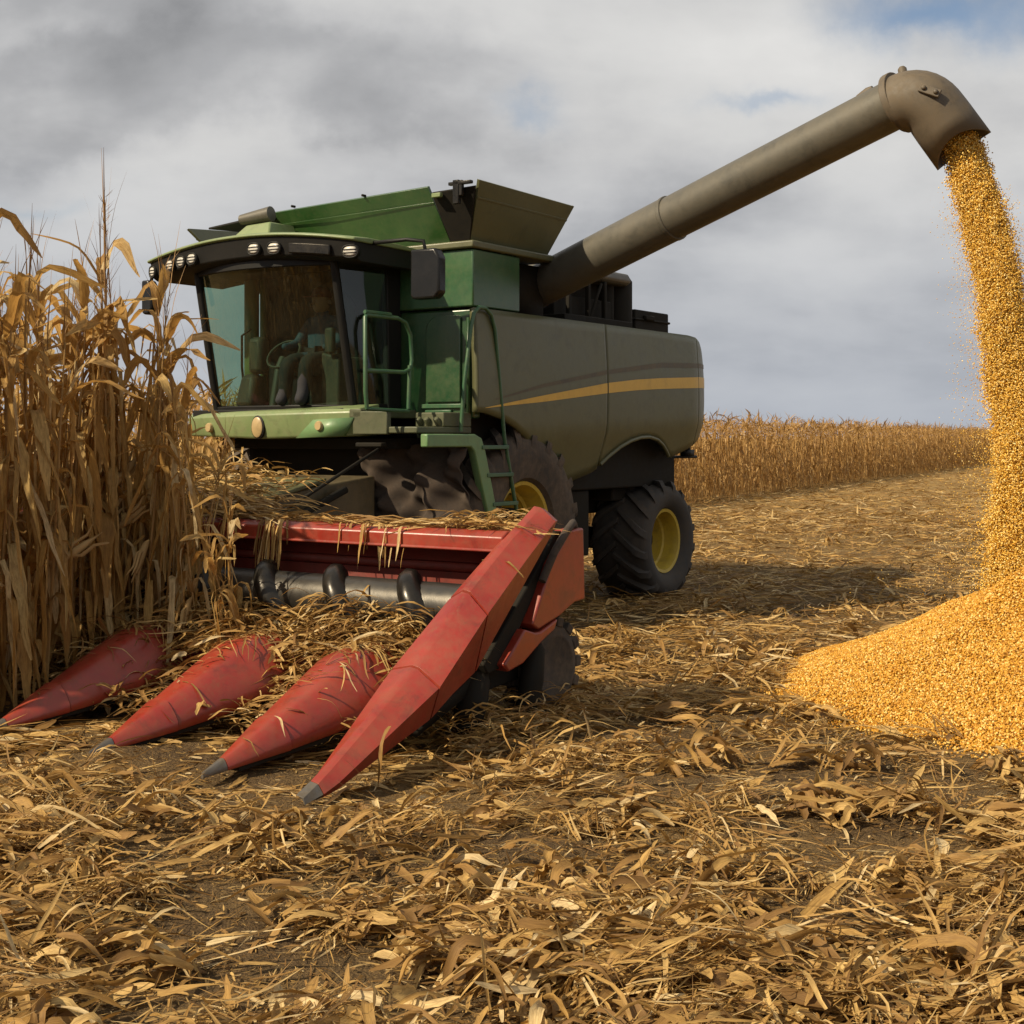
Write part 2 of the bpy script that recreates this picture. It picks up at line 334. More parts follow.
# ribbons: leaves, husks, straw
def smooth(x): x = np.clip(x, 0, 1); return x*x*(3-2*x)
def ribbons(p0, az, L, w, e0, e1, bend, bw, tw0, tw1, S=8, wav=0., fold=.25, cols=3, zmin=None):
    N_ = len(p0); s = np.linspace(0, 1, S+1)[None, :]
    e = e0[:, None] + (e1-e0)[:, None]*smooth((s-bend[:, None]+bw[:, None])/(2*bw[:, None]))
    ph = rng.uniform(0, 6.28, (N_, 1)); fr = rng.uniform(4, 11, (N_, 1))
    a = az[:, None] + wav*np.sin(s*fr+ph)
    e = e + .5*wav*np.sin(s*fr*1.3+ph*2)
    T = np.stack([np.cos(e)*np.cos(a), np.cos(e)*np.sin(a), np.sin(e)], -1)
    step = (L/S)[:, None, None]
    P = p0[:, None, :] + np.concatenate([np.zeros((N_, 1, 3)), np.cumsum((T[:, :-1]+T[:, 1:])*.5*step, 1)], 1)
    sd_ = np.stack([-np.sin(a), np.cos(a), np.zeros_like(a)], -1); nr = np.cross(T, sd_)
    tw = (tw0[:, None] + (tw1-tw0)[:, None]*s)[..., None]
    S1 = sd_*np.cos(tw) + nr*np.sin(tw); N1 = np.cross(T, S1)
    prof = ((s+.04)**.35)*((1.02-s)**.6)*1.45
    hw = (w[:, None]*prof)[..., None]
    if cols == 3:
        jig = rng.uniform(.7, 1.3, (N_, S+1, 1))
        Vt = np.stack([P-S1*hw*jig+N1*hw*fold, P, P+S1*hw*jig[::-1]+N1*hw*fold], 2)
    else:
        Vt = np.stack([P-S1*hw, P+S1*hw], 2)
    if zmin is not None: Vt[..., 2] = np.maximum(Vt[..., 2], zmin)
    n = N_; idx = np.arange(n*(S+1)*cols).reshape(n, S+1, cols)
    F = np.stack([idx[:, :-1, :-1], idx[:, :-1, 1:], idx[:, 1:, 1:], idx[:, 1:, :-1]], -1).reshape(-1, 4)
    uc = np.linspace(-1, 1, cols)[None, None, :]*np.maximum(w, .002)[:, None, None] + np.zeros((n, S+1, 1)) + rng.uniform(0, 90, (n, 1, 1))
    vc = (s*L[:, None])[..., None] + np.zeros((n, S+1, cols)) + rng.uniform(0, 90, (n, 1, 1))
    return Vt.reshape(-1, 3), F, np.stack([uc, vc], -1).reshape(-1, 2)
def cat(parts):
    V = []; F = []; T = []; b = 0
    for v, f, t in parts: V.append(v); F.append(f+b); T.append(t); b += len(v)
    return np.concatenate(V), np.concatenate(F), np.concatenate(T)
U = lambda a, b, n: rng.uniform(a, b, n)

# ------------------------------------------------------------------ ground
def ground_z(x, y):
    return (.022*np.sin(1.9*x+.7*y+1) + .018*np.sin(2.7*y-1.3*x+2) + .012*np.sin(6.1*x+1.2*y) + .012*np.sin(5.3*y+2.1*x+.5) + .007*np.sin(13*x-3*y)*np.sin(11*y))*np.exp(-np.maximum(y-6, 0)/14)
gx = np.concatenate([-np.geomspace(2500, 9, 40)[:-1], np.arange(-9, 9.01, .07), np.geomspace(9, 2500, 40)[1:]])
gy = np.concatenate([[-400, -100, -30, -10], np.arange(-2, 13, .07), np.geomspace(13, 2500, 60)])
GX, GY = np.meshgrid(gx, gy); GZ = ground_z(GX, GY)
ii = np.arange(GX.size).reshape(GX.shape)
gf = np.stack([ii[:-1, :-1], ii[:-1, 1:], ii[1:, 1:], ii[1:, :-1]], -1).reshape(-1, 4)
g = np_mesh('ground', np.stack([GX, GY, GZ], -1).reshape(-1, 3), gf, M['soil'], None, True); tag(g, kind='structure')

# ------------------------------------------------------------------ field residue on the ground
GR1 = rng.uniform(0, 1, (700, 700)); GR2 = rng.uniform(0, 1, (700, 700))
def vnoise(G, x, y, sc):
    u = np.abs(x/sc+300) % 698; v = np.abs(y/sc+100) % 698; i = u.astype(int); j = v.astype(int); fu = smooth(u-i); fv = smooth(v-j)
    return (G[i, j]*(1-fu)+G[i+1, j]*fu)*(1-fv)+(G[i, j+1]*(1-fu)+G[i+1, j+1]*fu)*fv
def cover_of(x, y):                                 # 0 bare soil .. 1 heaped trash; windrow-like drifts lying across
    n = .46*vnoise(GR1, x, y*1.6, .55)+.34*vnoise(GR2, x+.5*y, y*1.5, .24)+.20*vnoise(GR1, x+40, y, .11)
    n = np.clip((n-.355)/.22, 0, 1)
    return np.where(y > 11, np.maximum(n, .6), n)
PILE = (3.90, 10.25)
def pile_h(x, y):
    dx = (x-PILE[0])/np.where(x < PILE[0], 1.78, 2.0); dy = (y-PILE[1])/np.where(y < PILE[1], 2.85, 2.0)
    an = np.arctan2(dy, dx); r = np.hypot(dx, dy)*(1+.05*np.sin(3*an+1)+.035*np.sin(7*an))
    r = np.sqrt(r*r+.012)
    h = .86*(1-r); h = np.where(h > -.2, h, -.2)
    h = h + (.022*np.sin(4.1*x+2.3*y)+.016*np.sin(7.7*y-3.9*x+1)+.010*np.sin(15*x+6*y)*np.sin(13*y))*np.clip(1.15-r, 0, 1)
    h = h + .16*np.exp(-(r/.17)**2)
    foot = .10*np.exp(-((r-1.0)/.14)**2)
    return h + foot*.6
def frustum_pts(n, z0, z1, margin=1.25, power=1.0):
    """points over the field before the camera, denser towards it"""
    z = z0*(z1/z0)**(rng.uniform(0, 1, n)**power)
    x = rng.uniform(-1, 1, n)*(z*512/1400*margin+.4)
    return x, z
def loc_of(x, y):                                   # world -> harvester axes
    xr = x*CT - y*ST; yr = x*ST + y*CT; return xr-OX, yr-OY
parts = []
def lay(x, y, n_az, L, w, lift, arch, S, cols=3, fold=.3, wav=.10, up=.0):
    n = len(x); z = ground_z(x, y) + lift
    ok = pile_h(x, y) < .03 + .05*(rng.uniform(0, 1, n) < .35)
    x, y, z = x[ok], y[ok], z[ok]; n_az, L, w = n_az[ok], L[ok], w[ok]; n = len(x)
    e0 = rng.normal(.05, .35, n)*arch + up; e1 = e0*.4 + rng.normal(-.10, .8, n)*arch - up
    keep_ = rng.uniform(0, 1, n) < .05 + .95*cover_of(x, y)**1.2 if S > 3 else rng.uniform(0, 1, n) < .45 + .55*cover_of(x, y)
    x, y, z, n_az, L, w = (q[keep_] for q in (x, y, z, n_az, L, w)); e0 = e0[keep_]; e1 = e1[keep_]; n = len(x)
    z = z + .035*cover_of(x, y)*U(0, 1, n)*(S > 3)
    mxl, myl = loc_of(x, y); under = (mxl < 4.7) & (myl > -4.5) & (myl < -1.2)
    z = np.where(under, ground_z(x, y) + (z-ground_z(x, y))*.25, z); e0 = np.where(under, e0*.3, e0); e1 = np.where(under, e1*.3, e1)
    parts.append(ribbons(np.stack([x, y, z], -1), n_az, L, w, e0, e1, U(.2, .8, n), U(.06, .4, n), U(-.9, .9, n), U(-1.3, 1.3, n), S, wav, fold, cols, zmin=-.05))
# tufts of torn husk and leaf: strands that share a direction
def tufts(nt_, z0, z1, per, Lr, wr, spread, lift, arch, S, cols=3, up=0.):
    cx_, cy_ = frustum_pts(nt_*2, z0, z1)
    patch = 3.2*cover_of(cx_, cy_)
    o_ = np.argsort(-(patch+rng.normal(0, .75, len(patch))))[:nt_]; cx_, cy_ = cx_[o_], cy_[o_]; ca = U(0, 6.28, nt_)
    # the harvester leaves the strands lying mostly across the picture
    ca = np.where(rng.uniform(0, 1, nt_) < .65, rng.normal(.15, .45, nt_) + np.where(rng.uniform(0, 1, nt_) < .5, 0, math.pi), ca)
    k = np.repeat(np.arange(nt_), rng.integers(per[0], per[1], nt_)); n = len(k)
    sl = U(.5, 1.6, nt_)
    off = rng.normal(0, 1, (n, 2))*np.stack([spread*sl[k]*.8, spread*sl[k]*.32], -1)
    x = cx_[k] + off[:, 0]*np.cos(ca[k]) - off[:, 1]*np.sin(ca[k]); y = cy_[k] + off[:, 0]*np.sin(ca[k]) + off[:, 1]*np.cos(ca[k])
    r = np.hypot(off[:, 0], off[:, 1])/(spread*sl[k])
    lf = lift*sl[k]*np.exp(-r*r)*U(0, 1, n) + .004
    lay(x, y, ca[k]+rng.normal(0, .33, n)+off[:, 1]*1.2, U(*Lr, n)*np.minimum(sl[k], 1.2), U(*wr, n), lf, arch, S, cols, up=up)
tufts(270, 3.4, 11, (24, 56), (.10, .32), (.0012, .0048), .12, .12, .42, 6, 2)
tufts(230, 3.4, 11, (10, 26), (.10, .34), (.004, .010), .13, .12, .5, 7)
tufts(420, 3.4, 10, (3, 8), (.10, .28), (.014, .034), .10, .11, .6, 8)
tufts(120, 3.4, 10, (10, 24), (.12, .34), (.002, .012), .06, .10, .7, 7, up=.55)
def husk_clumps(nc, z0, z1, per, Lr, wr, S=9):
    """torn husks and leaf ends thrown together: ribbons that leave a raised middle and curl down round it"""
    cx_, cy_ = frustum_pts(nc*2, z0, z1)
    patch = 3.2*cover_of(cx_, cy_)
    o_ = np.argsort(-(patch+rng.normal(0, .8, len(patch))))[:nc]; cx_, cy_ = cx_[o_], cy_[o_]
    mxl, myl = loc_of(cx_, cy_); k0 = ~((mxl < 4.8) & (myl > -4.7) & (myl < -1.0)) & (pile_h(cx_, cy_) < 0); cx_, cy_ = cx_[k0], cy_[k0]; nc = len(cx_)
    k = np.repeat(np.arange(nc), rng.integers(per[0], per[1], nc)); n = len(k); sc = U(.6, 1.35, nc)
    main = U(0, 6.28, nc); az = main[k] + np.where(rng.uniform(0, 1, n) < .5, 0, math.pi) + rng.normal(0, .75, n)
    x = cx_[k]+rng.normal(0, .035, n)*sc[k]; y = cy_[k]+rng.normal(0, .035, n)*sc[k]
    z = ground_z(x, y)+U(.0, .10, n)*sc[k]
    e0 = U(-.15, .75, n); e1 = -U(.3, 1.25, n)
    parts.append(ribbons(np.stack([x, y, z], -1), az, U(*Lr, n)*sc[k], U(*wr, n)*np.sqrt(sc[k]), e0, e1, U(.15, .5, n), U(.08, .3, n), U(-.8, .8, n), U(-2.2, 2.2, n), S, .22, .45, 3, zmin=-.05))
husk_clumps(300, 3.4, 11, (7, 18), (.10, .28), (.008, .027))
husk_clumps(210, 3.4, 9, (14, 34), (.10, .28), (.0016, .008))
husk_clumps(500, 9, 26, (6, 12), (.18, .4), (.008, .024), 5)
tufts(900, 9, 30, (10, 22), (.15, .45), (.004, .013), .28, .08, .28, 4, 2)
x, y = frustum_pts(1100, 3.4, 10); lay(x, y, U(0, 6.28, len(x)), U(.10, .24, len(x)), U(.016, .034, len(x)), U(.01, .06, len(x)), .55, 8, 3, fold=.55, wav=.12)
x, y = frustum_pts(22000, 3.4, 14); lay(x, y, U(0, 6.28, len(x)), U(.03, .15, len(x)), U(.0012, .0045, len(x)), U(.0, .016, len(x)), .3, 3, 2, wav=.15)
x, y = frustum_pts(9000, 3.4, 13); lay(x, y, U(0, 6.28, len(x)), U(.02, .08, len(x)), U(.003, .011, len(x)), U(.0, .025, len(x)), .5, 3, 3)
x, y = frustum_pts(450, 3.4, 12); lay(x, y, U(0, 6.28, len(x)), U(.12, .34, len(x)), U(.010, .026, len(x)), U(.01, .07, len(x)), .5, 8, 3)
x, y = frustum_pts(40000, 3.4, 10.5); lay(x, y, U(0, 6.28, len(x)), U(.008, .045, len(x)), U(.001, .004, len(x)), U(.0, .006, len(x)), .5, 2, 2)
x, y = frustum_pts(9000, 3.4, 12); lay(x, y, U(0, 6.28, len(x)), U(.06, .22, len(x)), U(.003, .010, len(x)), U(.0, .03, len(x)), .45, 5, 3)
x, y = frustum_pts(46000, 10, 34); lay(x, y, U(0, 6.28, len(x)), U(.10, .36, len(x)), U(.005, .015, len(x)), U(.0, .06, len(x)), .32, 3, 2)
x, y = frustum_pts(46000, 26, 110); lay(x, y, U(0, 6.28, len(x)), U(.2, .55, len(x)), U(.010, .030, len(x)), U(.0, .06, len(x)), .30, 2, 2)
v, f, t_uv = cat(parts)
o = np_mesh('field_residue', v, f, M['residue'], None, True, uv=t_uv); tag(o, 'loose dry corn leaves, husks and chaff strewn over the harvested ground', 'crop residue', kind='stuff')

# ------------------------------------------------------------------ the harvester
root = empty('combine_harvester', W(0, 0, 0), -TH)
tag(root, 'green and olive combine harvester with a red corn header and raised unloading auger', 'combine harvester')
def P(name, mb, mat, parent=root, **kw): return mb.build(name, mat, parent, **kw)

# --- underframe and hidden core
b = MB(); b.box((-1.45, 2.0, 1.25), (1.45, 5.2, 2.9)); b.box((-.75, 1.0, 1.25), (1.45, 2.0, 2.9)); b.box((-.95, .55, .95), (.95, 4.6, 1.25)); b.box((-1.3, 4.0, 1.1), (1.3, 4.7, 1.25))
b.box((-1.45, 2.45, .75), (1.35, 2.75, 1.25)); b.box((1.0, 2.7, .55), (1.4, 3.35, 1.25)); b.box((-1.0, .95, 2.9), (1.0, 5.2, 2.95))
P('chassis', b, M['dark'], bevel=.02)
b = MB(); b.tube([(-1.5, 1.73, .93), (1.5, 1.73, .93)], .20, 14); b.box((-.6, 1.45, .7), (.6, 2.0, 1.2)); P('front_axle', b, M['dark'])
b = MB(); b.tube([(-1.4, 4.62, .64), (1.4, 4.62, .64)], .13, 12); b.box((-.25, 4.45, .6), (.25, 4.8, 1.2)); P('rear_axle', b, M['dark'])

# --- side panels
def ztop(y): return interp(y, [(.86, 2.985), (5.05, 2.985), (5.28, 2.97), (5.42, 2.925), (5.53, 2.84), (5.60, 2.70), (5.64, 2.52), (5.66, 2.38)])
def zbot(y):
    return interp(y, [(.86, 2.035), (1.0, 2.03), (1.28, 1.975), (1.5, 1.90), (1.69, 1.80), (1.9, 1.665), (2.05, 1.555), (2.2, 1.44), (2.30, 1.37), (2.42, 1.335), (2.6, 1.335), (3.05, 1.43), (3.18, 1.475), (3.2, 1.505),
                      (3.35, 1.60), (3.55, 1.70), (3.75, 1.765), (3.95, 1.80), (4.15, 1.805), (4.35, 1.775), (4.5, 1.72), (4.62, 1.655), (4.72, 1.59), (4.8, 1.575), (5.0, 1.63), (5.3, 1.71), (5.48, 1.775), (5.54, 1.83), (5.60, 2.0), (5.66, 2.24)])
def bulge(y, z):                                    # how far the skin swells out of the plane
    d = .035*math.sin(math.pi*min(1, max(0, (z-1.5)/1.5)))
    crease = 1.86 + .12*(y-2.4)/3 if y > 2 else 1.86
    if z < crease: d -= (crease-z)*.23
    if y > 5.1: d -= .10*((y-5.1)/.5)**2
    return 1.69 + d
def skin(mb, y0, y1, lo, hi, ny, nz, off=0., sgn=1):
    g_ = []
    for i in range(ny+1):
        y_ = y0+(y1-y0)*i/ny; a, c = lo(y_), hi(y_)
        g_.append([(sgn*(bulge(y_, a+(c-a)*j/nz)+off), y_, a+(c-a)*j/nz) for j in range(nz+1)])
    mb.loft(g_, False, False)
stripe_lo = lambda y: interp(y, [(.985, 2.072), (1.5, 2.115), (1.95, 2.150), (3.19, 2.268), (3.8, 2.315), (4.39, 2.347), (5.37, 2.386), (5.65, 2.39)])
stripe_hi = lambda y: interp(y, [(.985, 2.076), (1.5, 2.150), (1.95, 2.212), (3.19, 2.374), (3.8, 2.43), (4.39, 2.467), (5.37, 2.513), (5.65, 2.515)])
line_lo = lambda y: interp(y, [(1.0, 2.125), (1.95, 2.290), (3.19, 2.465), (4.39, 2.585), (5.37, 2.620), (5.65, 2.62)])
line_hi = lambda y: interp(y, [(1.0, 2.13), (1.95, 2.325), (3.19, 2.510), (4.39, 2.640), (5.37, 2.672), (5.65, 2.672)])
for sgn in (1, -1):
    for (y0, y1) in ((.87 if sgn > 0 else 2.0, 3.175), (3.2, 5.29), (5.303, 5.66)):
        b = MB(); skin(b, y0, y1, zbot, ztop, int((y1-y0)*36)+3, 16, 0, sgn)
        sp_ = P('side_panel', b, M['olive'], smooth=True, solid=0)
        m_ = sp_.modifiers.new('solid', 'SOLIDIFY'); m_.thickness = .06; m_.offset = -1 if sgn > 0 else 1
        if sgn < 0: m_.offset = -1
        # a rolled lip round the wheel arch
        if y0 > 3 and y0 < 5 and sgn > 0:
            b = MB(); b.tube([(bulge(y_, zbot(y_))+.006, y_, zbot(y_)+.005) for y_ in np.linspace(3.22, 4.72, 40)], .022, 8); P('arch_lip', b, M['olive'], sp_, smooth=True)
        b = MB(); skin(b, max(y0, .99), y1, stripe_lo, stripe_hi, 30, 2, .004, sgn); P('stripe', b, M['yellow'], sp_, smooth=True)
        b = MB(); skin(b, max(y0, 1.15), y1, line_lo, line_hi, 30, 2, .003, sgn); P('dark_line', b, M['olive_dark'], sp_, smooth=True)  # narrow dark olive strip above the yellow stripe
b = MB(); b.box((-1.4, 5.2, 1.75), (1.4, 5.42, 2.85)); P('rear_hood', b, M['olive'], bevel=.06)
# towing / lamp bracket behind
b = MB(); b.tube([(1.2, 4.95, 1.575), (1.45, 5.75, 1.575)], .018, 6); b.box((1.36, 5.5, 1.585), (1.46, 5.68, 1.66)); b.box((1.38, 5.56, 1.66), (1.44, 5.62, 1.72)); P('lamp_bracket', b, M['black'])

# --- front wall of the body, beside the cab
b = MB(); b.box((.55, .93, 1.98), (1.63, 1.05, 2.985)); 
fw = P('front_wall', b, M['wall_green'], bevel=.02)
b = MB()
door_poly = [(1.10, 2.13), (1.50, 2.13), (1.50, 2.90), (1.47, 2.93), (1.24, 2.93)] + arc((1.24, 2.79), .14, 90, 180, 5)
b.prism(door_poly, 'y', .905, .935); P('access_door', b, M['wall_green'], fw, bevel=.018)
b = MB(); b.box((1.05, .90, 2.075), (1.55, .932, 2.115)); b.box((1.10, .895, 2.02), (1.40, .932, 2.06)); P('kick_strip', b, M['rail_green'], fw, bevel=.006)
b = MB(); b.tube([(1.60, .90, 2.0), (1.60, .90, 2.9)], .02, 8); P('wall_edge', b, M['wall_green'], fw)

# --- grain tank box and hopper flaps
b = MB(); b.prism([(-.45, .90), (1.65, .90), (1.65, 1.664), (1.0, 1.664), (1.0, 3.0), (-1.65, 3.0), (-1.65, 2.0), (-.45, 2.0)], 'z', 3.0, 3.525)
tk = P('grain_tank', b, M['green'], bevel=.014)
b = MB(); b.box((.9, 1.668, 2.99), (1.5, 2.3, 3.5)); P('auger_recess', b, M['dark'], tk)
b = MB(); b.box((-1.68, .86, 3.532), (1.68, 2.25, 3.60)); P('tank_rim', b, M['olive'], tk, bevel=.015)
FB, FT = 3.603, 4.085
hop = [(-1.6, .92), (1.6, .92), (1.6, 2.22), (-1.6, 2.22)]; hot = [(-1.8, .62), (1.84, .70), (1.84, 2.33), (-1.8, 2.45)]
def flap(p0, p1, t0, t1, name, mat, th=.03, ridge=True):
    b = MB(); a = [Vector((*p0, FB)), Vector((*p1, FB)), Vector(t1), Vector(t0)]
    n = (a[1]-a[0]).cross(a[3]-a[0]).normalized()*th
    b.hexa([a[0], a[1], a[1]-n, a[0]-n, a[3], a[2], a[2]-n, a[3]-n])
    if ridge:                                       # pressed rib along the flap
        q = [a[0].lerp(a[3], .70), a[1].lerp(a[2], .70), a[1].lerp(a[2], .735), a[0].lerp(a[3], .735)]
        m2 = n.normalized()*.006
        b.hexa([q[0]+m2*.3, q[1]+m2*.3, q[2]+m2*.3, q[3]+m2*.3, q[0]+m2, q[1]+m2, q[2]+m2, q[3]+m2])
    return P(name, b, mat, bevel=.006)
hopper = empty('grain_hopper'); hopper.parent = root
def sub(o): o.parent = hopper; return o
sub(flap((-1.6, .92), (1.38, .92), (-.62, .66, 4.02), (1.30, .68, 4.085), 'front_flap', M['tank_green']))
sub(flap((1.38, .922), (1.6, .922), (1.33, .69, 4.03), (1.80, .72, 4.05), 'corner_flap', M['dark'], ridge=False))
sub(flap((1.6, .93), (1.6, 2.22), (1.84, .74, 4.105), (1.84, 2.33, 4.085), 'side_flap', M['olive']))
sub(flap((1.6, 2.22), (-1.6, 2.22), (1.84, 2.34, 4.085), (-1.8, 2.45, 4.085), 'rear_flap', M['olive']))
sub(flap((-1.6, 2.22), (-1.6, .92), (-1.8, 2.45, 4.085), (-1.8, .62, 3.95), 'far_flap', M['olive']))
b = MB(); b.box((1.60, .655, 3.90), (1.665, .70, 4.115)); b.box((1.665, .66, 3.97), (1.70, .70, 4.11)); b.box((1.55, .655, 4.07), (1.80, .70, 4.10)); sub(P('hinge', b, M['black_gloss'], bevel=.006))
b = MB(); b.box((1.36, .655, 3.98), (1.46, .70, 4.02)); sub(P('latch', b, M['light_green'], bevel=.006))
for hx_, hz_ in ((-.35, 4.062), (.55, 4.08)):
    b = MB(); b.tube([(hx_, .645, hz_), (hx_, .69, hz_)], .014, 6); sub(P('pin', b, M['dark']))
b = MB(); b.hexa([(-1.30, .45, 3.89), (-.60, .50, 3.955), (-.60, .95, 3.97), (-1.30, .95, 3.92), (-1.30, .45, 3.91), (-.60, .50, 3.98), (-.60, .95, 3.995), (-1.30, .95, 3.94)]); sub(P('roof_flap', b, M['black'], bevel=.005))
b = MB(); b.tube([(-.86, .47, 3.95), (-.50, .52, 3.985)], [.05, .075], 12); sub(P('roller_cover', b, M['grey_metal'], smooth=True))
b = MB(); b.hexa([(-.98, .25, 3.62), (-.30, .25, 3.62), (-.30, .75, 3.62), (-.98, .75, 3.62), (-.74, .42, 3.88), (-.42, .42, 3.89), (-.42, .75, 3.89), (-.74, .75, 3.88)]); sub(P('roof_scoop', b, M['light_green'], bevel=.015))

# --- engine deck
b = MB(); b.box((.35, 3.1, 2.98), (1.25, 4.55, 3.12)); b.box((.3, 3.1, 3.1), (.9, 4.5, 3.62))
for q in (3.35, 3.75, 4.1): b.box((1.1, q, 3.1), (1.15, q+.05, 3.55))
b.tube([(1.15, 3.78, 3.12), (1.15, 4.02, 3.52)], .02, 6); b.box((.9, 3.2, 3.12), (1.05, 4.4, 3.35))
eng = P('engine_bay', b, M['dark'], bevel=.01)
b = MB(); b.prism([(.45, 3.55), (1.1, 3.55), (1.16, 3.60), (1.12, 3.69), (.5, 3.72)], 'y', 3.35, 4.70); P('intake_duct', b, M['grey_metal'], eng, bevel=.03)
b = MB(); b.tube([(.92, 4.78, 2.98), (.92, 4.78, 3.62), (.92, 4.78, 3.68)], [.17, .17, .13], 18); b.tube([(.92, 4.48, 2.98), (.92, 4.48, 3.55)], .11, 14); P('air_cleaner', b, M['dark'], eng, smooth=True)
b = MB(); b.box((.3, 5.02, 2.95), (1.02, 5.85, 3.32)); b.box((.28, 5.0, 3.19), (1.04, 5.87, 3.22)); b.box((1.02, 5.2, 3.20), (1.07, 5.42, 3.26)); P('rear_cover', b, M['dark'], eng, bevel=.03)
b = MB(); b.box((-1.1, 5.0, 2.9), (1.0, 5.45, 3.0)); P('deck_plate', b, M['dark'], eng)

# --- cab
CC = -.20
def cab_half(y, z): return .865 + .13*min(1, max(0, (y-.1)/.8)) - .02*(1-(z-2.07)/1.35)
cabm = MB()
# floor, rear wall, ceiling, posts
cabm.box((CC-.97, .12, 1.98), (CC+.97, 1.0, 2.07)); cabm.box((CC-.70, .86, 2.07), (CC+.99, .93, 3.45)); cabm.box((CC-.99, .86, 3.27), (CC-.70, .93, 3.45)); cabm.box((CC-.99, .86, 2.07), (CC-.70, .93, 2.2))
def ws_y(u, z):                                     # windscreen: bowed forward in the middle, leaning out at the top
    return .36 - .27*(z-2.07)/1.35 - .20*(1-u*u)
def ws_x(u, z): return CC + u*(.870-.005*(z-2.07)/1.35)
for s_ in (-1, 1):
    pts = [(ws_x(s_, z)+s_*.012, ws_y(s_, z)+.01, z) for z in np.linspace(2.05, 3.46, 8)]
    cabm.tube(pts, .042, 8)
    if s_ > 0: cabm.hexa([(CC+s_*.93, .74, 2.07), (CC+s_*1.005, .74, 2.07), (CC+s_*1.005, .90, 2.07), (CC+s_*.93, .90, 2.07), (CC+s_*.93, .70, 3.45), (CC+s_*1.005, .70, 3.45), (CC+s_*1.005, .90, 3.45), (CC+s_*.93, .90, 3.45)])
cabm.box((-1.21, .87, 2.07), (-1.17, .93, 3.45))
cabm.loft([[(ws_x(u, z), ws_y(u, z)+dy, z) for (z, dy) in ((2.04, -.012), (2.04, .05), (2.105, .05), (2.105, -.012))] for u in np.linspace(-1, 1, 17)])
cabm.loft([[(ws_x(u, 3.4), ws_y(u, 3.4)+dy, z) for (z, dy) in ((3.36, -.01), (3.36, .05), (3.47, .05), (3.47, -.01))] for u in np.linspace(-1, 1, 17)])
for s_ in (-1, 1): cabm.hexa([(CC+s_*.85, .36, 2.04), (CC+s_*.89, .36, 2.04), (CC+s_*1.0, .85, 2.04), (CC+s_*.95, .85, 2.04), (CC+s_*.85, .36, 2.12), (CC+s_*.89, .36, 2.12), (CC+s_*1.0, .85, 2.12), (CC+s_*.95, .85, 2.12)])
cab = P('cab', cabm, M['black'], smooth=False, bevel=.008)
def sheet(name, f, nu, nv, mat, parent, th=.008):
    b = MB(); b.loft([[f(i/nu, j/nv) for j in range(nv+1)] for i in range(nu+1)], False, False)
    return P(name, b, mat, parent, smooth=True, solid=0)
sheet('windscreen', lambda a, v: (ws_x(2*a-1, 2.1+1.27*v), ws_y(2*a-1, 2.1+1.27*v)+.012, 2.1+1.27*v), 18, 8, M['glass'], cab)
for s_, nm in ((1, 'door_window'), (-1, 'side_window')):
    sheet(nm, lambda a, v: (CC+s_*(.875+.115*a), ws_y(1, 2.12+1.3*v)+.05+((.74 if s_ > 0 else .87)-ws_y(1, 2.12+1.3*v)-.05)*a, 2.12+1.3*v), 4, 6, M['door_glass'], cab)
b = MB(); b.tube([(CC+.93, .42, 2.42), (CC+.96, .60, 2.42)], .02, 8); P('door_handle', b, M['black'], cab)
b = MB(); b.hexa([(CC+.985, .52, 2.14), (CC+1.0, .80, 2.14), (CC+1.0, .80, 2.16), (CC+.985, .55, 2.16), (CC+.985, .50, 3.35), (CC+1.0, .80, 3.35), (CC+1.0, .80, 3.36), (CC+.985, .52, 3.36)])
# inner furniture
b = MB(); b.box((.02, .50, 2.07), (.18, .72, 2.38)); P('seat_base', b, M['seat'], cab)
b = MB(); b.prism([(-.18, 2.38), (.38, 2.38), (.38, 2.50), (-.18, 2.50)], 'y', .36, .80); b.prism([(-.17, 2.50), (.37, 2.50), (.34, 3.06), (.22, 3.20), (-.02, 3.20), (-.14, 3.06)], 'y', .72, .83); P('seat', b, M['seat'], cab, bevel=.04)
b = MB(); b.tube([(-.22, .26, 2.07), (-.22, .34, 2.46), (-.22, .40, 2.56)], .045, 10); b.tube([(-.22+.19*math.cos(a), .40+.10*math.sin(a), 2.60+.13*math.sin(a)) for a in np.linspace(0, 2*math.pi, 25)], .014, 6); P('steering_wheel', b, M['console'], cab, smooth=True)
b = MB(); b.prism([(.30, 2.07), (.52, 2.07), (.52, 2.55), (.30, 2.60)], 'y', .35, .78); b.box((.40, .28, 2.58), (.50, .34, 2.82)); P('armrest_console', b, M['console'], cab, bevel=.02)
b = MB(); b.hexa([(-.80, .30, 2.10), (-.52, .25, 2.10), (-.52, .55, 2.10), (-.80, .55, 2.10), (-.76, .36, 2.42), (-.56, .34, 2.42), (-.56, .5, 2.42), (-.76, .5, 2.42)]); b.box((-.66, .35, 2.42), (-.48, .5, 2.78)); P('side_console', b, M['console'], cab, bevel=.05)
b = MB(); b.tube([(-.78, .44, 2.2), (-.80, .42, 2.5), (-.78, .40, 2.80), (-.66, .40, 2.86)], .012, 6); P('grab_bar', b, M['black'], cab)
b = MB(); b.box((-1.13, .78, 2.1), (-1.00, .86, 3.40)); b.box((-.93, .80, 2.1), (-.89, .86, 3.40)); P('rear_post', b, M['light_green'], cab)

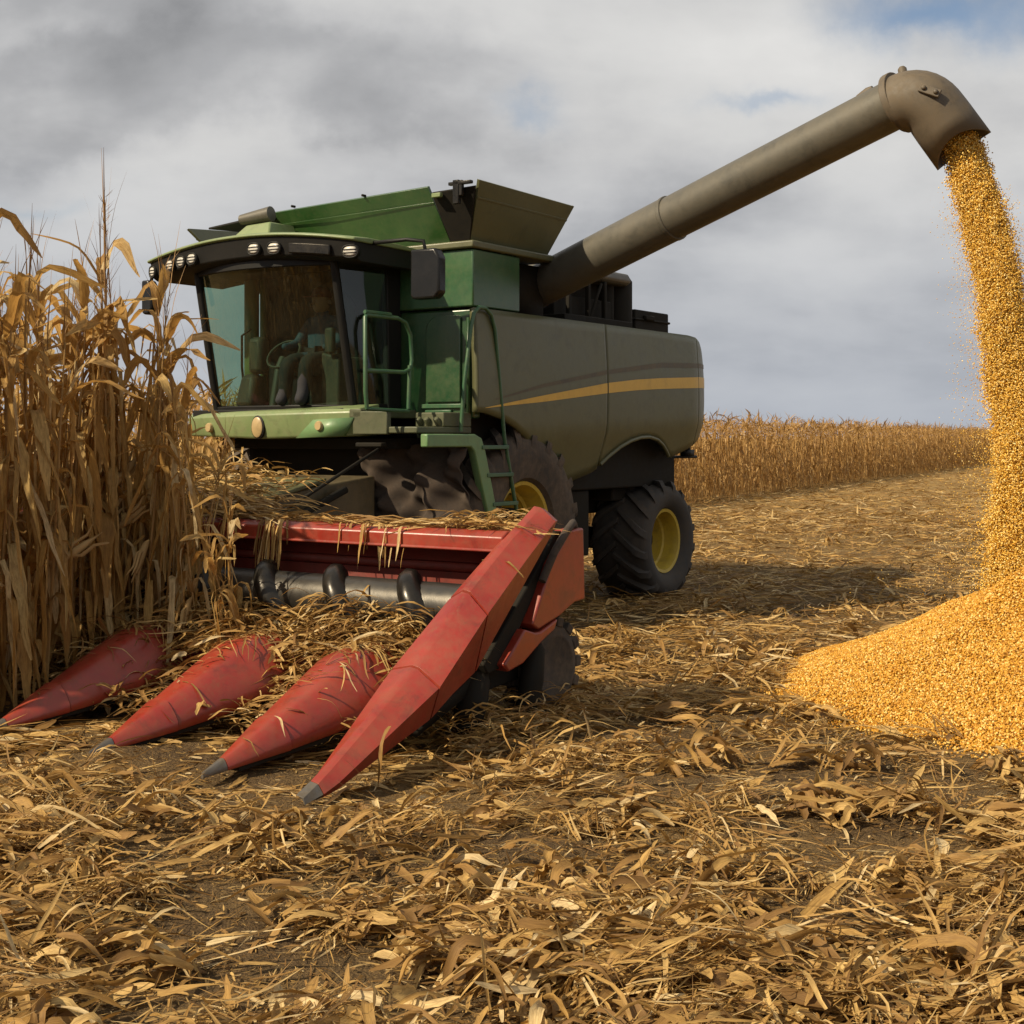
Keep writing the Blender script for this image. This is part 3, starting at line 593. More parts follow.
# roof with a curved brow of lamps
def brow(u): return -.24 + .17*u*u                  # my of the brow edge, u from -1 to 1
def rx(u): return -.16 + (1.46*u if u < 0 else 1.22*u)
def droop(u): return -.10*u*u - .02*max(0, -u-.3)
b = MB(); secs = []
for u in np.linspace(-1, 1, 25):
    y0 = brow(u); zt = 3.70 + droop(u)
    zt -= .02; secs.append([(rx(u), .95, zt-.03), (rx(u), .45, zt-.005), (rx(u), y0+.22, zt), (rx(u), y0+.03, zt-.012), (rx(u), y0, zt-.03), (rx(u), y0+.02, zt-.05), (rx(u), .95, zt-.06)])
b.loft(secs); roof = P('cab_roof', b, M['light_green'], bevel=.012)
b = MB(); secs = []
for u in np.linspace(-.985, .985, 25):
    y0 = brow(u)+.035; zt = 3.632 + droop(u); zl = 3.43 + droop(u)*.75
    secs.append([(rx(u), .93, zt), (rx(u), y0, zt), (rx(u), y0+.03, zl+.03), (rx(u), y0+.09, zl), (rx(u), .93, zl)])
b.loft(secs); P('roof_visor', b, M['black'], roof, bevel=.01)
for u, w_, mt in ((-.955, .055, 'lamp'), (-.735, .062, 'lamp'), (-.61, .066, 'lamp'), (-.49, .07, 'lamp'), (.115, .072, 'lamp'), (.31, .072, 'lamp'), (.955, .075, 'lamp')):
    b = MB(); c = Vector((rx(u), brow(u)+.035, 3.525+droop(u)*.9)); sl = .34*u/1.25
    d = Vector((1, sl, 0)).normalized(); nrm = Vector((d.y, -d.x, 0)); up_ = Vector((0, -.05, 1)).normalized()
    ring = lambda rw, rh, o_: [tuple(c + d*rw*(abs(math.cos(t))**.7)*math.copysign(1, math.cos(t)) + up_*rh*math.sin(t) + nrm*o_) for t in np.linspace(0, 2*math.pi, 21)[:-1]]
    b.loft([ring(w_*1.12, .060, -.04), ring(w_*1.12, .060, .010), ring(w_, .050, .010), ring(w_*.97, .048, .004)])
    b.mi = 1; b.loft([ring(w_*.97, .048, .0045), ring(w_*.5, .025, .007)])
    b.mi = 0
    for q_ in (-.012, .016):
        b.loft([[tuple(c + d*sx_*w_*.86 + up_*(q_+dz_) + nrm*on_) for dz_, on_ in ((-.004, .006), (.004, .006), (.004, .011), (-.004, .011))] for sx_ in (-1, 1)])
    P('work_light', b, [M['black'], M[mt]], roof)
b = MB(); c0 = [(rx(u), brow(u)+.03, 3.53+droop(u)) for u in np.linspace(.45, .80, 6)]
b.loft([[(p[0], p[1]-.012, p[2]-.05), (p[0], p[1]+.03, p[2]-.05), (p[0], p[1]+.03, p[2]+.045), (p[0], p[1]-.012, p[2]+.045)] for p in c0]); P('light_bar', b, M['black_gloss'], roof, bevel=.01)

# bumper below the windscreen
b = MB(); secs = []
for u in np.linspace(-1, 1, 21):
    x_ = -.15 + 1.09*u; y0 = .0 + .13*u*u; lo_ = 1.79 + .03*abs(u); hi_ = 2.03+.02*u
    secs.append([(x_, y0+.30, hi_+.06), (x_, y0+.035, hi_+.02), (x_, y0, hi_-.015), (x_, y0+.005, (lo_+hi_)/2), (x_, y0+.03, lo_+.012), (x_, y0+.045, lo_), (x_, y0+.30, lo_)])
b.loft(secs); bum = P('cab_bumper', b, M['light_green'], bevel=.015)
def disc(c, rw, rh, d, n=20, o_=0.):
    b = MB(); q = lambda k, o2: [(c[0]+rw*k*math.cos(t), c[1]-o2, c[2]+rh*k*math.sin(t)) for t in np.linspace(0, 2*math.pi, n+1)[:-1]]
    b.loft([q(1, -.02), q(1, d*.6), q(.85, d)]); return b
P('badge', disc((-.167, -.004, 1.90), .068, .095, .02), M['amber'], bum, smooth=True)
P('badge_rim', disc((-.167, .004, 1.90), .082, .11, .015), M['black'], bum, smooth=True)
P('marker_lamp', disc((.56, .045, 1.91), .042, .045, .03), M['amber'], bum, smooth=True)
P('marker_lamp', disc((-.86, .055, 1.90), .042, .045, .03), M['amber'], bum, smooth=True)
b = MB(); b.hexa([(.30, .012, 1.80), (.80, .06, 1.82), (.80, .16, 1.82), (.30, .15, 1.80), (.50, .022, 1.965), (.92, .085, 1.985), (.92, .2, 1.985), (.50, .15, 1.965)]); P('lamp_recess', b, M['arm_green'], bum)

# walkway beside the cab
b = MB(); b.box((.93, .12, 1.84), (1.62, .92, 1.90)); b.box((.90, .10, 1.83), (1.30, .16, 2.04)); b.box((1.3, .5, 1.90), (1.62, .92, 2.03)); b.box((.86, .10, 1.98), (1.0, .9, 2.06))
for q in (1.36, 1.45, 1.56): b.tube([(q, .52, 1.90), (q, .46, 1.98)], .03, 8)
P('walkway', b, M['deck_olive'], bevel=.012)
b = MB(); b.box((-.9, .62, 1.35), (1.25, .9, 1.8)); b.box((-.95, .30, 1.70), (1.25, .9, 1.8)); b.box((.95, .08, 1.72), (1.25, .16, 1.76)); b.box((-.75, .5, 1.44), (1.0, .62, 1.72)); P('under_cab_frame', b, M['dark'], bevel=.01)

# railing and ladder
b = MB(); r_ = .019; x_ = 1.3
b.tube([(x_, -.17, 2.05), (x_, -.19, 2.2), (x_, -.196, 2.84), (x_, -.18, 2.86), (x_, .25, 2.86), (x_, .36, 2.83), (x_, .43, 2.72), (x_, .45, 2.5), (x_, .43, 2.42), (x_, .33, 2.385), (x_, -.19, 2.38)], r_, 8)
b.tube([(x_, .42, 2.45), (x_, .40, 2.06)], r_, 8); b.tube([(x_, -.17, 2.05), (x_, .40, 2.04)], r_*.9, 8); b.tube([(x_, -.2, 2.885), (x_, .15, 2.885)], r_, 6)
P('platform_railing', b, M['rail_green'], smooth=True)
lad = MB(); lx = 1.72
arm = [(.10, 1.72), (.10, 1.835), (.80, 1.835), (.90, 1.80), (.955, 1.70), (1.17, 1.05), (1.02, 1.05), (.79, 1.68), (.74, 1.72)]
lad.prism(arm, 'x', lx-.05, lx+.03)
ladder = P('ladder', lad, M['arm_green'], bevel=.012)
b = MB(); b.tube([(lx-.06, .70, 1.86), (lx-.03, .715, 2.3), (lx, .775, 2.80), (lx, .82, 2.93), (lx, .90, 2.985), (lx, 1.0, 2.985), (lx, 1.09, 2.93), (lx, 1.15, 2.80), (lx, 1.3, 1.8), (lx, 1.50, 1.12)], .019, 8); P('handrail', b, M['rail_green'], ladder, smooth=True)
for z_ in (1.715, 1.46, 1.19):
    ya = interp(z_, [(1.05, 1.12), (1.70, .90)]); yb = interp(z_, [(1.12, 1.50), (1.8, 1.30)])
    b = MB(); b.box((lx-.10, ya, z_-.018), (lx+.04, yb, z_+.018)); P('rung', b, M['rail_green'], ladder, bevel=.005)

# mirrors
def mirror(x0, x1, y_, z0, z1, arm_pts):
    b = MB(); b.prism([(x0+.03, z0), (x1-.05, z0), (x1, z0+.05), (x1, z1-.08), (x1-.05, z1), (x0, z1), (x0, z0+.03)], 'y', y_, y_+.11)
    m_ = P('mirror', b, M['gloss_black'], bevel=.04, seg=4); b = MB(); b.tube(arm_pts, .018, 8); P('mirror_arm', b, M['black'], m_); return m_
mirror(1.42, 1.74, .27, 3.02, 3.46, [(1.0, .2, 3.54), (1.4, .25, 3.55), (1.55, .3, 3.53), (1.58, .3, 3.40)])
mirror(-1.72, -1.57, -.05, 3.02, 3.36, [(-1.35, .0, 3.46), (-1.6, .0, 3.46), (-1.64, .0, 3.3)])

# --- feeder house and front frame
b = MB(); b.prism([(.30, 1.0), (.30, 1.46), (-.9, 1.34), (-2.06, 1.12), (-2.06, .45), (-.9, .60)], 'x', -.55, 1.0)
fh = P('feeder_house', b, M['olive_dark'], bevel=.02)
b = MB(); b.hexa([(-.9, -1.7, 1.20), (1.15, -1.7, 1.19), (1.0, -.35, 1.42), (-.6, -.35, 1.42), (-.9, -1.7, 1.235), (1.15, -1.7, 1.225), (1.0, -.35, 1.455), (-.6, -.35, 1.455)]); P('feeder_cover', b, M['olive'], fh, bevel=.01)
b = MB(); b.tube([(1.08, -.2, 1.35), (1.10, -2.0, .75)], .035, 8); b.tube([(1.2, .1, 1.7), (1.22, -1.5, 1.05)], .015, 6); P('lift_ram', b, M['dark'], fh)
# crumpled canvas apron before the front wheel
def apron(a, v):
    x_ = .84 + .90*a; y_ = .27 + .36*a + .10*(1-v)
    f_ = .055*math.sin(8*a+3.2*v)*(.3+.7*v) + .055*math.sin(15*a-6*v+1) + .04*math.sin(10*v+6*a) + .02*math.sin(27*a+13*v) + .015*math.sin(31*v-17*a)
    return (x_-f_*.3, y_-f_, 1.73 - .85*v - .03*math.sin(7*a))
sheet('canvas_apron', apron, 70, 60, M['canvas'], root).modifiers.new('solid', 'SOLIDIFY').thickness = .012

# --- wheels
def wheel(name, c, Rw, wd, rim_r, nl, mat, parent=root, out=1):
    e = empty(name); e.parent = parent; e.location = c
    h = wd/2; sw = .09*Rw
    prof = [(-h*.72, rim_r), (-h*.92, rim_r+.04), (-h*1.02, (rim_r+Rw)/2), (-h*.97, Rw-.10*Rw), (-h*.86, Rw-.045*Rw), (-h*.5, Rw-.01), (0, Rw), (h*.5, Rw-.01), (h*.86, Rw-.045*Rw), (h*.97, Rw-.10*Rw), (h*1.02, (rim_r+Rw)/2), (h*.92, rim_r+.04), (h*.72, rim_r)]
    b = MB(); b.lathe_x(prof, 56)
    lug = .048*Rw/.65
    for k in range(nl):                              # chevron lugs
        for sd_ in (1, -1):
            a0 = 2*math.pi*(k+(.5 if sd_ > 0 else 0))/nl; secs = []
            for q in np.linspace(0, 1, 6):
                xx = sd_*h*(-.04+1.03*q); rr = Rw - .005 - (.045*Rw if q > .8 else .0) - (.07*Rw if q > .95 else 0); aa = a0 + .42*q*(.65/Rw)**.4; da = (.036+.014*q)*(.9/Rw)**.5
                secs.append([(xx, (rr-.03)*math.cos(aa-da*1.3), (rr-.03)*math.sin(aa-da*1.3)), (xx, (rr+lug)*math.cos(aa-da), (rr+lug)*math.sin(aa-da)), (xx, (rr+lug)*math.cos(aa+da), (rr+lug)*math.sin(aa+da)), (xx, (rr-.03)*math.cos(aa+da*1.3), (rr-.03)*math.sin(aa+da*1.3))])
            b.loft(secs)
    P('tyre', b, mat, e, smooth=True)
    b = MB(); o_ = out
    rp = [(o_*h*.74, rim_r+.012), (o_*h*.80, rim_r+.004), (o_*h*.78, rim_r-.03), (o_*h*.60, rim_r-.05), (o_*h*.54, rim_r*.87), (o_*h*.30, rim_r*.83), (o_*h*.26, rim_r*.76), (-o_*h*.10, rim_r*.72), (-o_*h*.25, rim_r*.62), (-o_*h*.20, rim_r*.34), (-o_*h*.05, rim_r*.28), (-o_*h*.04, 0.001)]
    b.lathe_x(rp, 40)
    for k in range(8):
        t = 2*math.pi*k/8; b.tube([(-o_*h*.24, rim_r*.46*math.cos(t), rim_r*.46*math.sin(t)), (-o_*h*.10, rim_r*.46*math.cos(t), rim_r*.46*math.sin(t))], .022, 6)
    P('rim', b, M['rim_yellow'], e, smooth=True)
    return e
wheel('front_wheel', (1.36, 1.73, .93), .93, .72, .45, 20, M['mud_rubber'])
wheel('front_wheel', (-1.36, 1.73, .93), .93, .72, .45, 20, M['mud_rubber'], out=-1)
wheel('rear_wheel', (1.31, 4.70, .632), .645, .70, .36, 16, M['rubber'])
wheel('rear_wheel', (-1.30, 4.66, .645), .62, .68, .36, 16, M['rubber'], out=-1)

# --- unloading auger
e_ = empty('unloading_auger'); e_.parent = root
Rz = Matrix.Rotation(TH, 3, 'Z')
def WL(X, Y, Z): xr = X*CT-Y*ST; yr = X*ST+Y*CT; return Vector((xr-OX, yr-OY, Z))
def px(pxx, pyy, dist): return WL((pxx-512)/1400*dist, dist, EYE-(pyy-438)/1400*dist)
A0 = px(520, 296, 14.35); A1 = px(903, 100, 11.3); ad = (A1-A0).normalized()
b = MB(); b.tube([A0+ad*.20, A0.lerp(A1, .46)], .212, 32); b.tube([A0.lerp(A1, .46), A1], .203, 32); P('auger_tube', b, M['grey_metal'], e_, smooth=True)
b = MB()
for t_ in (.455, ): b.tube([A0.lerp(A1, t_)-ad*.02, A0.lerp(A1, t_)+ad*.02], .218, 32)
P('collar', b, M['grey_metal'], e_, bevel=.006)
b = MB(); b.tube([A0-ad*.15, A0+ad*.22], .222, 28); b.tube([A0-ad*.10+Vector((0, 0, -.45)), A0-ad*.10, A0+ad*.1], [.23, .235, .222], 20); P('swivel_elbow', b, M['dark'], e_, smooth=True)
Sdn = (px(959, 181, 11.3) - px(900, 100, 11.3)).normalized()
A2 = A1 + Vector((0, 0, -.025)); path = [A2-ad*.04, A2]; p = A2.copy()
for k in range(1, 9):
    d = (ad*(1-k/9)+Sdn*(k/9)).normalized(); p = p + d*.036; path.append(p.copy())
camdir = (WL(0, 0, EYE)-p).normalized(); side_v = (camdir-Sdn*camdir.dot(Sdn)).normalized(); o_v = Sdn.cross(side_v)
def ringat(c, nrm_, r, cut=0., n=32):
    s1 = (side_v-nrm_*side_v.dot(nrm_)).normalized(); s2 = nrm_.cross(s1); out_ = []
    for t in np.linspace(0, 2*math.pi, n+1)[:-1]:
        q = s1*math.cos(t)+s2*math.sin(t); out_.append(c+q*r-nrm_*cut*max(0, math.cos(t))**1.5)
    return out_
secs = []
for k, c in enumerate(path):
    d = ad if k < 2 else (ad*(1-(k-1)/9)+Sdn*((k-1)/9)).normalized(); secs.append(ringat(c, d, .240))
end = p + Sdn*.40
secs += [ringat(p+Sdn*.03, Sdn, .241), ringat(p+Sdn*.12, Sdn, .244), ringat(end, Sdn, .246, .15)]
b = MB(); b.loft(secs, True, False); sp_o = P('spout', b, M['spout'], e_, smooth=True)
m_ = sp_o.modifiers.new('solid', 'SOLIDIFY'); m_.thickness = .012; m_.offset = -1
b = MB(); c_ = path[6]-side_v*0
seam = []
for k, aa in ((0, .30), (2, .20), (4, .10), (6, .02), (8, -.02), (9, -.12)):
    d = ad if k < 2 else (ad*(1-(k-1)/9)+Sdn*((k-1)/9)).normalized(); s1 = (side_v-d*side_v.dot(d)).normalized(); s2 = d.cross(s1)
    seam.append(path[k]+(s1*math.cos(aa)-s2*math.sin(aa))*.2405)
b.tube(seam, .003, 6)
def bolt(p0, p1, r):
    b = MB(); b.tube([p0, p0.lerp(p1, .7), p1], [r, r, r*.6], 9); P('spout_bolt', b, M['spout'], e_, smooth=True)
topv = (Vector((0, 0, 1))-ad*ad.z).normalized()
bolt(A1+ad*.06+topv*.20, A1+ad*.065+topv*.262, .036); bolt(A1-ad*.36+topv*.185, A1-ad*.22+topv*.215, .04)
pb = path[6]; dq = (ad*.45+Sdn*.55).normalized(); s1 = (side_v-dq*side_v.dot(dq)).normalized(); s2 = dq.cross(s1); n_o = (s1*.92+(-s2 if (s2.z < 0) else s2)*.38).normalized(); t_o = dq.cross(n_o).normalized()
b = MB(); cb = pb+n_o*.238+dq*.06
b.hexa([cb+dq*x_+t_o*y_+n_o*z_ for z_ in (0, .026) for x_, y_ in ((-.085, -.035), (.085, -.035), (.085, .035), (-.085, .035))]); P('spout_bracket', b, M['spout'], e_, bevel=.006)
for q_ in (-.05, .05): bolt(cb+dq*q_+n_o*.02, cb+dq*q_+n_o*.048, .020)
b = MB(); b.tube([A1-ad*.07, A1-ad*.04, A1-ad*.01], [.25, .25, .25], 32); P('flange', b, M['spout'], e_, bevel=.005)

# --- corn header
head = empty('corn_header'); head.parent = root
def H(name, mb, mat, **kw): return mb.build(name, mat, head, **kw)
b = MB(); b.prism([(-2.36, 1.10), (-2.36, 1.19), (-2.30, 1.225), (-2.05, 1.225), (-2.0, 1.15), (-2.05, 1.10)], 'x', -4.3, 4.24); b.box((-4.3, -2.375, 1.095), (4.2, -2.355, 1.115)); H('back_beam', b, M['red'], bevel=.012)
b = MB(); b.prism([(-2.14, 1.10), (-2.08, 1.10), (-2.08, .42), (-2.9, .36), (-2.9, .42), (-2.35, .47), (-2.14, .60)], 'x', -4.25, 4.2); b.prism([(-2.14, .93), (-2.17, .95), (-2.17, .99), (-2.14, 1.0)], 'x', -4.2, 4.2); H('trough', b, M['red_dark'])
b = MB(); b.tube([(-4.2, -2.46, .75), (4.2, -2.46, .75)], .150, 24); H('auger_shaft', b, M['shaft'], smooth=True)
b = MB(); secs = []; pit = .62
for t in np.arange(0, 8.0, .03):
    a = 2*math.pi*t/pit; x_ = -4.0+t; c_, s_ = math.cos(a), math.sin(a)
    th_ = .075; q = lambda rr, dx_: (x_+dx_, -2.46+rr*c_, .75+rr*s_)
    secs.append([q(.11, -th_*1.5), q(.19, -th_), q(.222, -th_*.4), q(.222, th_*.4), q(.19, th_), q(.11, th_*1.5)])
b.loft(secs); H('auger_flight', b, M['black_gloss'], smooth=True)
# deck between the snouts
b = MB(); b.prism([(-2.55, .40), (-2.55, .30), (-3.15, .10), (-3.15, .14)], 'x', -4.2, 4.2); H('row_deck', b, M['dark'])
def snout(x_):
    b = MB(); st = []
    tab_w = [(0, .010), (.10, .044), (.336, .155), (.34, .147), (.80, .318), (.95, .330), (.985, .318), (1, .28)]
    tab_t = [(0, .045), (.10, .098), (.336, .262), (.34, .254), (.74, .525), (.92, .555), (.985, .545), (1, .50)]
    tab_b = [(0, .015), (.10, .033), (.34, .085), (.80, .20), (1, .26)]
    y0, y1 = -4.27, -2.72
    def sec(t):
        w_, zt, zb = interp(t, tab_w), interp(t, tab_t), interp(t, tab_b); y_ = y0+(y1-y0)*t; q = []
        for k in range(13):
            a = math.pi*k/12; cc = math.cos(a); s2 = math.sin(a)
            pass
        for kx, kz in ((-1, .10), (-.98, .38), (-.92, .62), (-.80, .79), (-.58, .91), (-.28, .975), (.02, 1.0), (.20, .985), (.36, .93), (.60, .74), (.80, .53), (.94, .32), (1, .10)): q.append((x_+w_*kx, y_, zb+(zt-zb)*kz))
        q += [(x_+w_*.93, y_, zb), (x_-w_*.93, y_, zb)]
        return q
    b.mi = 1; b.loft([sec(t) for t in (0, .03, .06, .093)])
    b.mi = 0; b.loft([sec(t) for t in np.linspace(.096, .335, 6)]); b.loft([sec(t) for t in np.concatenate([[.3405, .345], np.linspace(.36, .9, 14), [.95, .975, .99, 1.0]])])
    b.mi = 0; b.hexa([(x_-.2, -2.95, .2), (x_+.2, -2.95, .2), (x_+.2, -2.45, .2), (x_-.2, -2.45, .2), (x_-.17, -2.95, .44), (x_+.17, -2.95, .44), (x_+.17, -2.45, .46), (x_-.17, -2.45, .46)]); b.mi = 2
    # underside rail
    b.loft([[(x_-w_, y_, z_-.03), (x_+w_, y_, z_-.03), (x_+w_, y_, z_+.01), (x_-w_, y_, z_+.01)] for y_, w_, z_ in ((-4.05, .05, .045), (-3.4, .20, .135), (-2.8, .30, .215))])
    return H('snout', b, [M['red'], M['steel'], M['black']], smooth=True)
for k, q_ in enumerate((3.65, 2.75, 1.77)): snout(q_)
# end divider: three faceted shells running up to the beam
st = [  # my, left x, ridge x, right x, left z, ridge z, right z, bottom z
    (-4.32, 4.40, 4.415, 4.425, .03, .045, .03, .005), (-4.15, 4.33, 4.40, 4.45, .085, .11, .075, .012), (-3.29, 4.13, 4.32, 4.47, .50, .535, .46, .25), (-2.80, 4.19, 4.33, 4.46, .875, .93, .83, .45), (-2.40, 4.21, 4.33, 4.45, 1.13, 1.185, 1.10, .82), (-2.05, 4.23, 4.32, 4.43, 1.32, 1.375, 1.31, 1.18), (-1.98, 4.25, 4.31, 4.40, 1.32, 1.36, 1.31, 1.25)]
def dsec(y_):
    v = [float(np.interp(y_, [s[0] for s in st], [s[i] for s in st])) for i in range(1, 8)]
    xl, xr_, xrr, zl, zr, zrr, zb = v
    return [(xl+.02, y_, zb), (xl, y_, zl), (xr_-.05, y_, zr-.004), (xr_, y_, zr-.012), (xrr, y_, zrr-.03), (xrr-.09*min(1, (zrr-zb)/.3), y_, zb)]
b = MB(); b.mi = 1; b.loft([dsec(y_) for y_ in (-4.32, -4.27, -4.205)]); b.mi = 0
def sk(y_, k): return y_
for ya, yb, ys in ((-4.2, -3.30, (-4.2, -4.1, -3.7, -3.30)), (-3.285, -2.83, (-3.285, -3.05, -2.83)), (-2.815, -1.98, (-2.815, -2.6, -2.4, -2.2, -2.05, -1.98))): b.loft([dsec(y_) for y_ in ys])
H('end_divider', b, [M['red'], M['steel']], bevel=.012, seg=2)
# end shield behind it, with its dark strut
b = MB(); b.prism([(-1.55, 1.21), (-1.53, .74), (-1.66, .73), (-1.84, .66), (-2.09, .60), (-2.16, .64), (-1.94, 1.0), (-1.72, 1.20)], 'x', 4.20, 4.33)
b.prism([(-2.12, .585), (-2.06, .585), (-1.86, .645), (-1.90, .58), (-2.05, .52), (-2.26, .41), (-2.42, .38), (-2.46, .43), (-2.24, .62)], 'x', 4.20, 4.33)
H('end_shield', b, M['red'], bevel=.012)
b = MB(); b.prism([(-1.60, 1.19), (-1.80, 1.20), (-1.98, 1.0), (-2.6, .44), (-2.55, .38), (-2.40, .40), (-1.88, 1.0)], 'x', 4.10, 4.27); b.prism([(-2.0, 1.2), (-2.1, .4), (-2.6, .4), (-2.9, .2), (-1.6, .3), (-1.45, 1.1)], 'x', 4.0, 4.14); H('end_strut', b, M['dark'], bevel=.01)
b = MB(); b.tube([(4.33, -2.05, .90), (4.34, -1.92, 1.08), (4.33, -1.76, 1.20), (4.29, -1.62, 1.245), (4.26, -1.55, 1.20), (4.26, -1.52, 1.05)], .026, 8); H('end_rail', b, M['canvas'], smooth=True)
b = MB(); b.lathe_x([(-.13, .0), (-.13, .20), (-.11, .265), (-.06, .285), (.06, .285), (.11, .265), (.13, .20), (.12, .18), (.10, 0)], 32, (4.10, -1.72, .31))
for k in range(14):
    a = 2*math.pi*k/14; da = .14
    for s_ in (0, 1):
        a2 = a+s_*.22; x0, x1 = ((-.12, .0) if s_ else (.0, .12))
        b.loft([[(4.10+xx, -1.72+rr*math.cos(a2+d_), .31+rr*math.sin(a2+d_)) for rr, d_ in ((.26, -da), (.32, -da*.8), (.32, da*.8), (.26, da))] for xx in (x0, x1)])
b.tube([(4.0, -1.72, .31), (3.6, -1.9, .55)], .05, 8); H('gauge_wheel', b, M['mud_rubber'], smooth=False, bevel=.008)
b = MB(); b.tube([(4.16, -2.66, .02), (4.18, -2.64, .10), (4.18, -2.60, .22), (4.17, -2.54, .34), (4.16, -2.48, .42)], [.04, .09, .105, .09, .04], 14); H('skid_shoe', b, M['dark'], smooth=True)
b = MB(); b.tube([(4.24, -2.10, .03), (4.25, -2.09, .12), (4.25, -2.05, .28), (4.24, -2.0, .46), (4.22, -1.97, .52)], [.03, .07, .08, .07, .03], 14); H('skid_shoe', b, M['dark'], smooth=True)

# ------------------------------------------------------------------ driver
def person(name, joints, edges, radii, mat, parent=None):
    me = bpy.data.meshes.new(name); me.from_pydata(joints, edges, []); o = bpy.data.objects.new(name, me); COL.objects.link(o); o.parent = parent
    sk_ = o.modifiers.new('skin', 'SKIN'); sk_.use_smooth_shade = True
    for v, r in zip(me.skin_vertices[0].data, radii): v.radius = (r, r)
    me.skin_vertices[0].data[0].use_root = True
    ss = o.modifiers.new('sub', 'SUBSURF'); ss.levels = 1; ss.render_levels = 1
    me.materials.append(mat); return o
J = [(.10, .62, 2.55), (.10, .63, 2.72), (.10, .62, 2.88), (.10, .60, 2.97), (.10, .585, 3.04), (.10, .575, 3.13), (.10, .58, 3.19),
     (-.08, .62, 2.90), (-.14, .50, 2.70), (-.12, .34, 2.66), (-.13, .28, 2.67),
     (.28, .62, 2.90), (.35, .54, 2.68), (.36, .38, 2.64), (.36, .31, 2.65),
     (.01, .55, 2.54), (-.02, .24, 2.52), (-.02, .20, 2.22), (-.02, .13, 2.11),
     (.19, .55, 2.54), (.22, .24, 2.52), (.22, .20, 2.22), (.22, .13, 2.11)]
E_ = [(0, 1), (1, 2), (2, 3), (3, 4), (4, 5), (5, 6), (2, 7), (7, 8), (8, 9), (9, 10), (2, 11), (11, 12), (12, 13), (13, 14), (0, 15), (15, 16), (16, 17), (17, 18), (0, 19), (19, 20), (20, 21), (21, 22)]
Rr = [.13, .13, .13, .055, .075, .09, .075, .065, .05, .038, .036, .065, .05, .038, .036, .085, .07, .055, .045, .085, .07, .055, .045]
def place(o):                                       # harvester axes -> world, as a thing of its own
    o.location = W(0, 0, 0); o.rotation_euler = (0, 0, -TH)
per = person('person', J, E_, Rr, M['jacket']); place(per)
tag(per, 'person in a blue jacket and red cap seated behind the cab windscreen', 'person')
person('trousers', [(.10, .60, 2.56)]+J[15:19]+J[19:23], [(0, 1), (1, 2), (2, 3), (3, 4), (0, 5), (5, 6), (6, 7), (7, 8)], [.135]+[r+.012 for r in Rr[15:23]], M['trousers'], per)
b = MB(); secs = []
for zz, rr, in ((2.995, .055), (3.02, .082), (3.07, .094), (3.12, .098), (3.17, .095)): secs.append([(.10+rr*.86*math.cos(t), .575+rr*math.sin(t), zz) for t in np.linspace(0, 2*math.pi, 17)[:-1]])
b.loft(secs); b.tube([(.10, .475, 3.10), (.10, .455, 3.065)], [.012, .018], 6); b.tube([(.01, .585, 3.11), (.0, .585, 3.07)], .018, 6); b.tube([(.19, .585, 3.11), (.20, .585, 3.07)], .018, 6); P('head', b, M['skin'], per, smooth=True)
b = MB(); secs = []
for zz, rr in ((3.135, .104), (3.17, .103), (3.21, .088), (3.235, .05)): secs.append([(.10+rr*.88*math.cos(t), .58+rr*math.sin(t), zz) for t in np.linspace(0, 2*math.pi, 17)[:-1]])
b.loft(secs); b.hexa([(.03, .40, 3.13), (.17, .40, 3.13), (.18, .50, 3.14), (.02, .50, 3.14), (.03, .40, 3.14), (.17, .40, 3.14), (.18, .50, 3.155), (.02, .50, 3.155)]); P('cap', b, M['cap'], per, smooth=True)

# ------------------------------------------------------------------ crop trash lying on the header
tp = []
def heap(n, x0, x1, y0, y1, zf, Lr, wr, azm, azs, arch=.7, th_=.10, S=6, up=0., hang=0.):
    x_ = U(x0, x1, n); y_ = U(y0, y1, n); z_ = np.array([zf(a, c) for a, c in zip(x_, y_)]) + U(0, 1, n)**2*th_
    az = rng.normal(azm, azs, n) + np.where(rng.uniform(0, 1, n) < .5, 0, math.pi)
    tp.append(ribbons(np.stack([x_, y_, z_], -1), az, U(*Lr, n), U(*wr, n), U(-.1, 1, n)*arch+up, -U(.2, 1, n)*arch-hang, U(.3, .6, n), U(.2, .4, n), U(-1, 1, n), U(-1.4, 1.4, n), S, .3, .3, 3))
deck = lambda x_, y_: interp(y_, [(-3.7, .04), (-3.3, .10), (-3.0, .26), (-2.85, .42), (-2.65, .50), (-2.5, .52)])
mid = lambda x_, y_: deck(x_, y_) + .10*math.exp(-((x_-2.2)/.5)**2)
heap(1900, 1.1, 4.05, -2.98, -2.62, mid, (.10, .42), (.003, .012), 0.1, .55, .6, .13)
heap(800, 1.1, 4.05, -3.45, -2.95, deck, (.10, .34), (.003, .010), 0.4, .7, .6, .12)
heap(520, 1.4, 3.9, -3.0, -2.62, mid, (.16, .42), (.010, .022), 0.2, .7, .7, .15, 7)
heap(1500, -.4, 1.7, -3.3, -2.5, lambda x_, y_: deck(x_, y_)+.06, (.15, .5), (.004, .016), 0.3, .8, .8, .22)
heap(260, 2.95, 3.45, -2.72, -2.5, lambda x_, y_: .60, (.15, .34), (.004, .012), 1.3, .5, .7, .18)      # caught on the auger
heap(120, 3.55, 4.0, -2.75, -2.55, lambda x_, y_: .62, (.12, .28), (.004, .010), .3, .8, .7, .14)
heap(520, .2, 4.15, -2.30, -2.06, lambda x_, y_: 1.225, (.18, .6), (.004, .012), 0.0, .16, .25, .035)    # along the beam
heap(700, -.9, 1.9, -2.35, -1.7, lambda x_, y_: 1.225+.10*math.exp(-((x_-.5)/.9)**2), (.2, .6), (.005, .016), 0.1, .4, .5, .12)
heap(260, 3.7, 4.2, -2.25, -1.9, lambda x_, y_: 1.225, (.08, .25), (.004, .010), .2, .8, .6, .09)
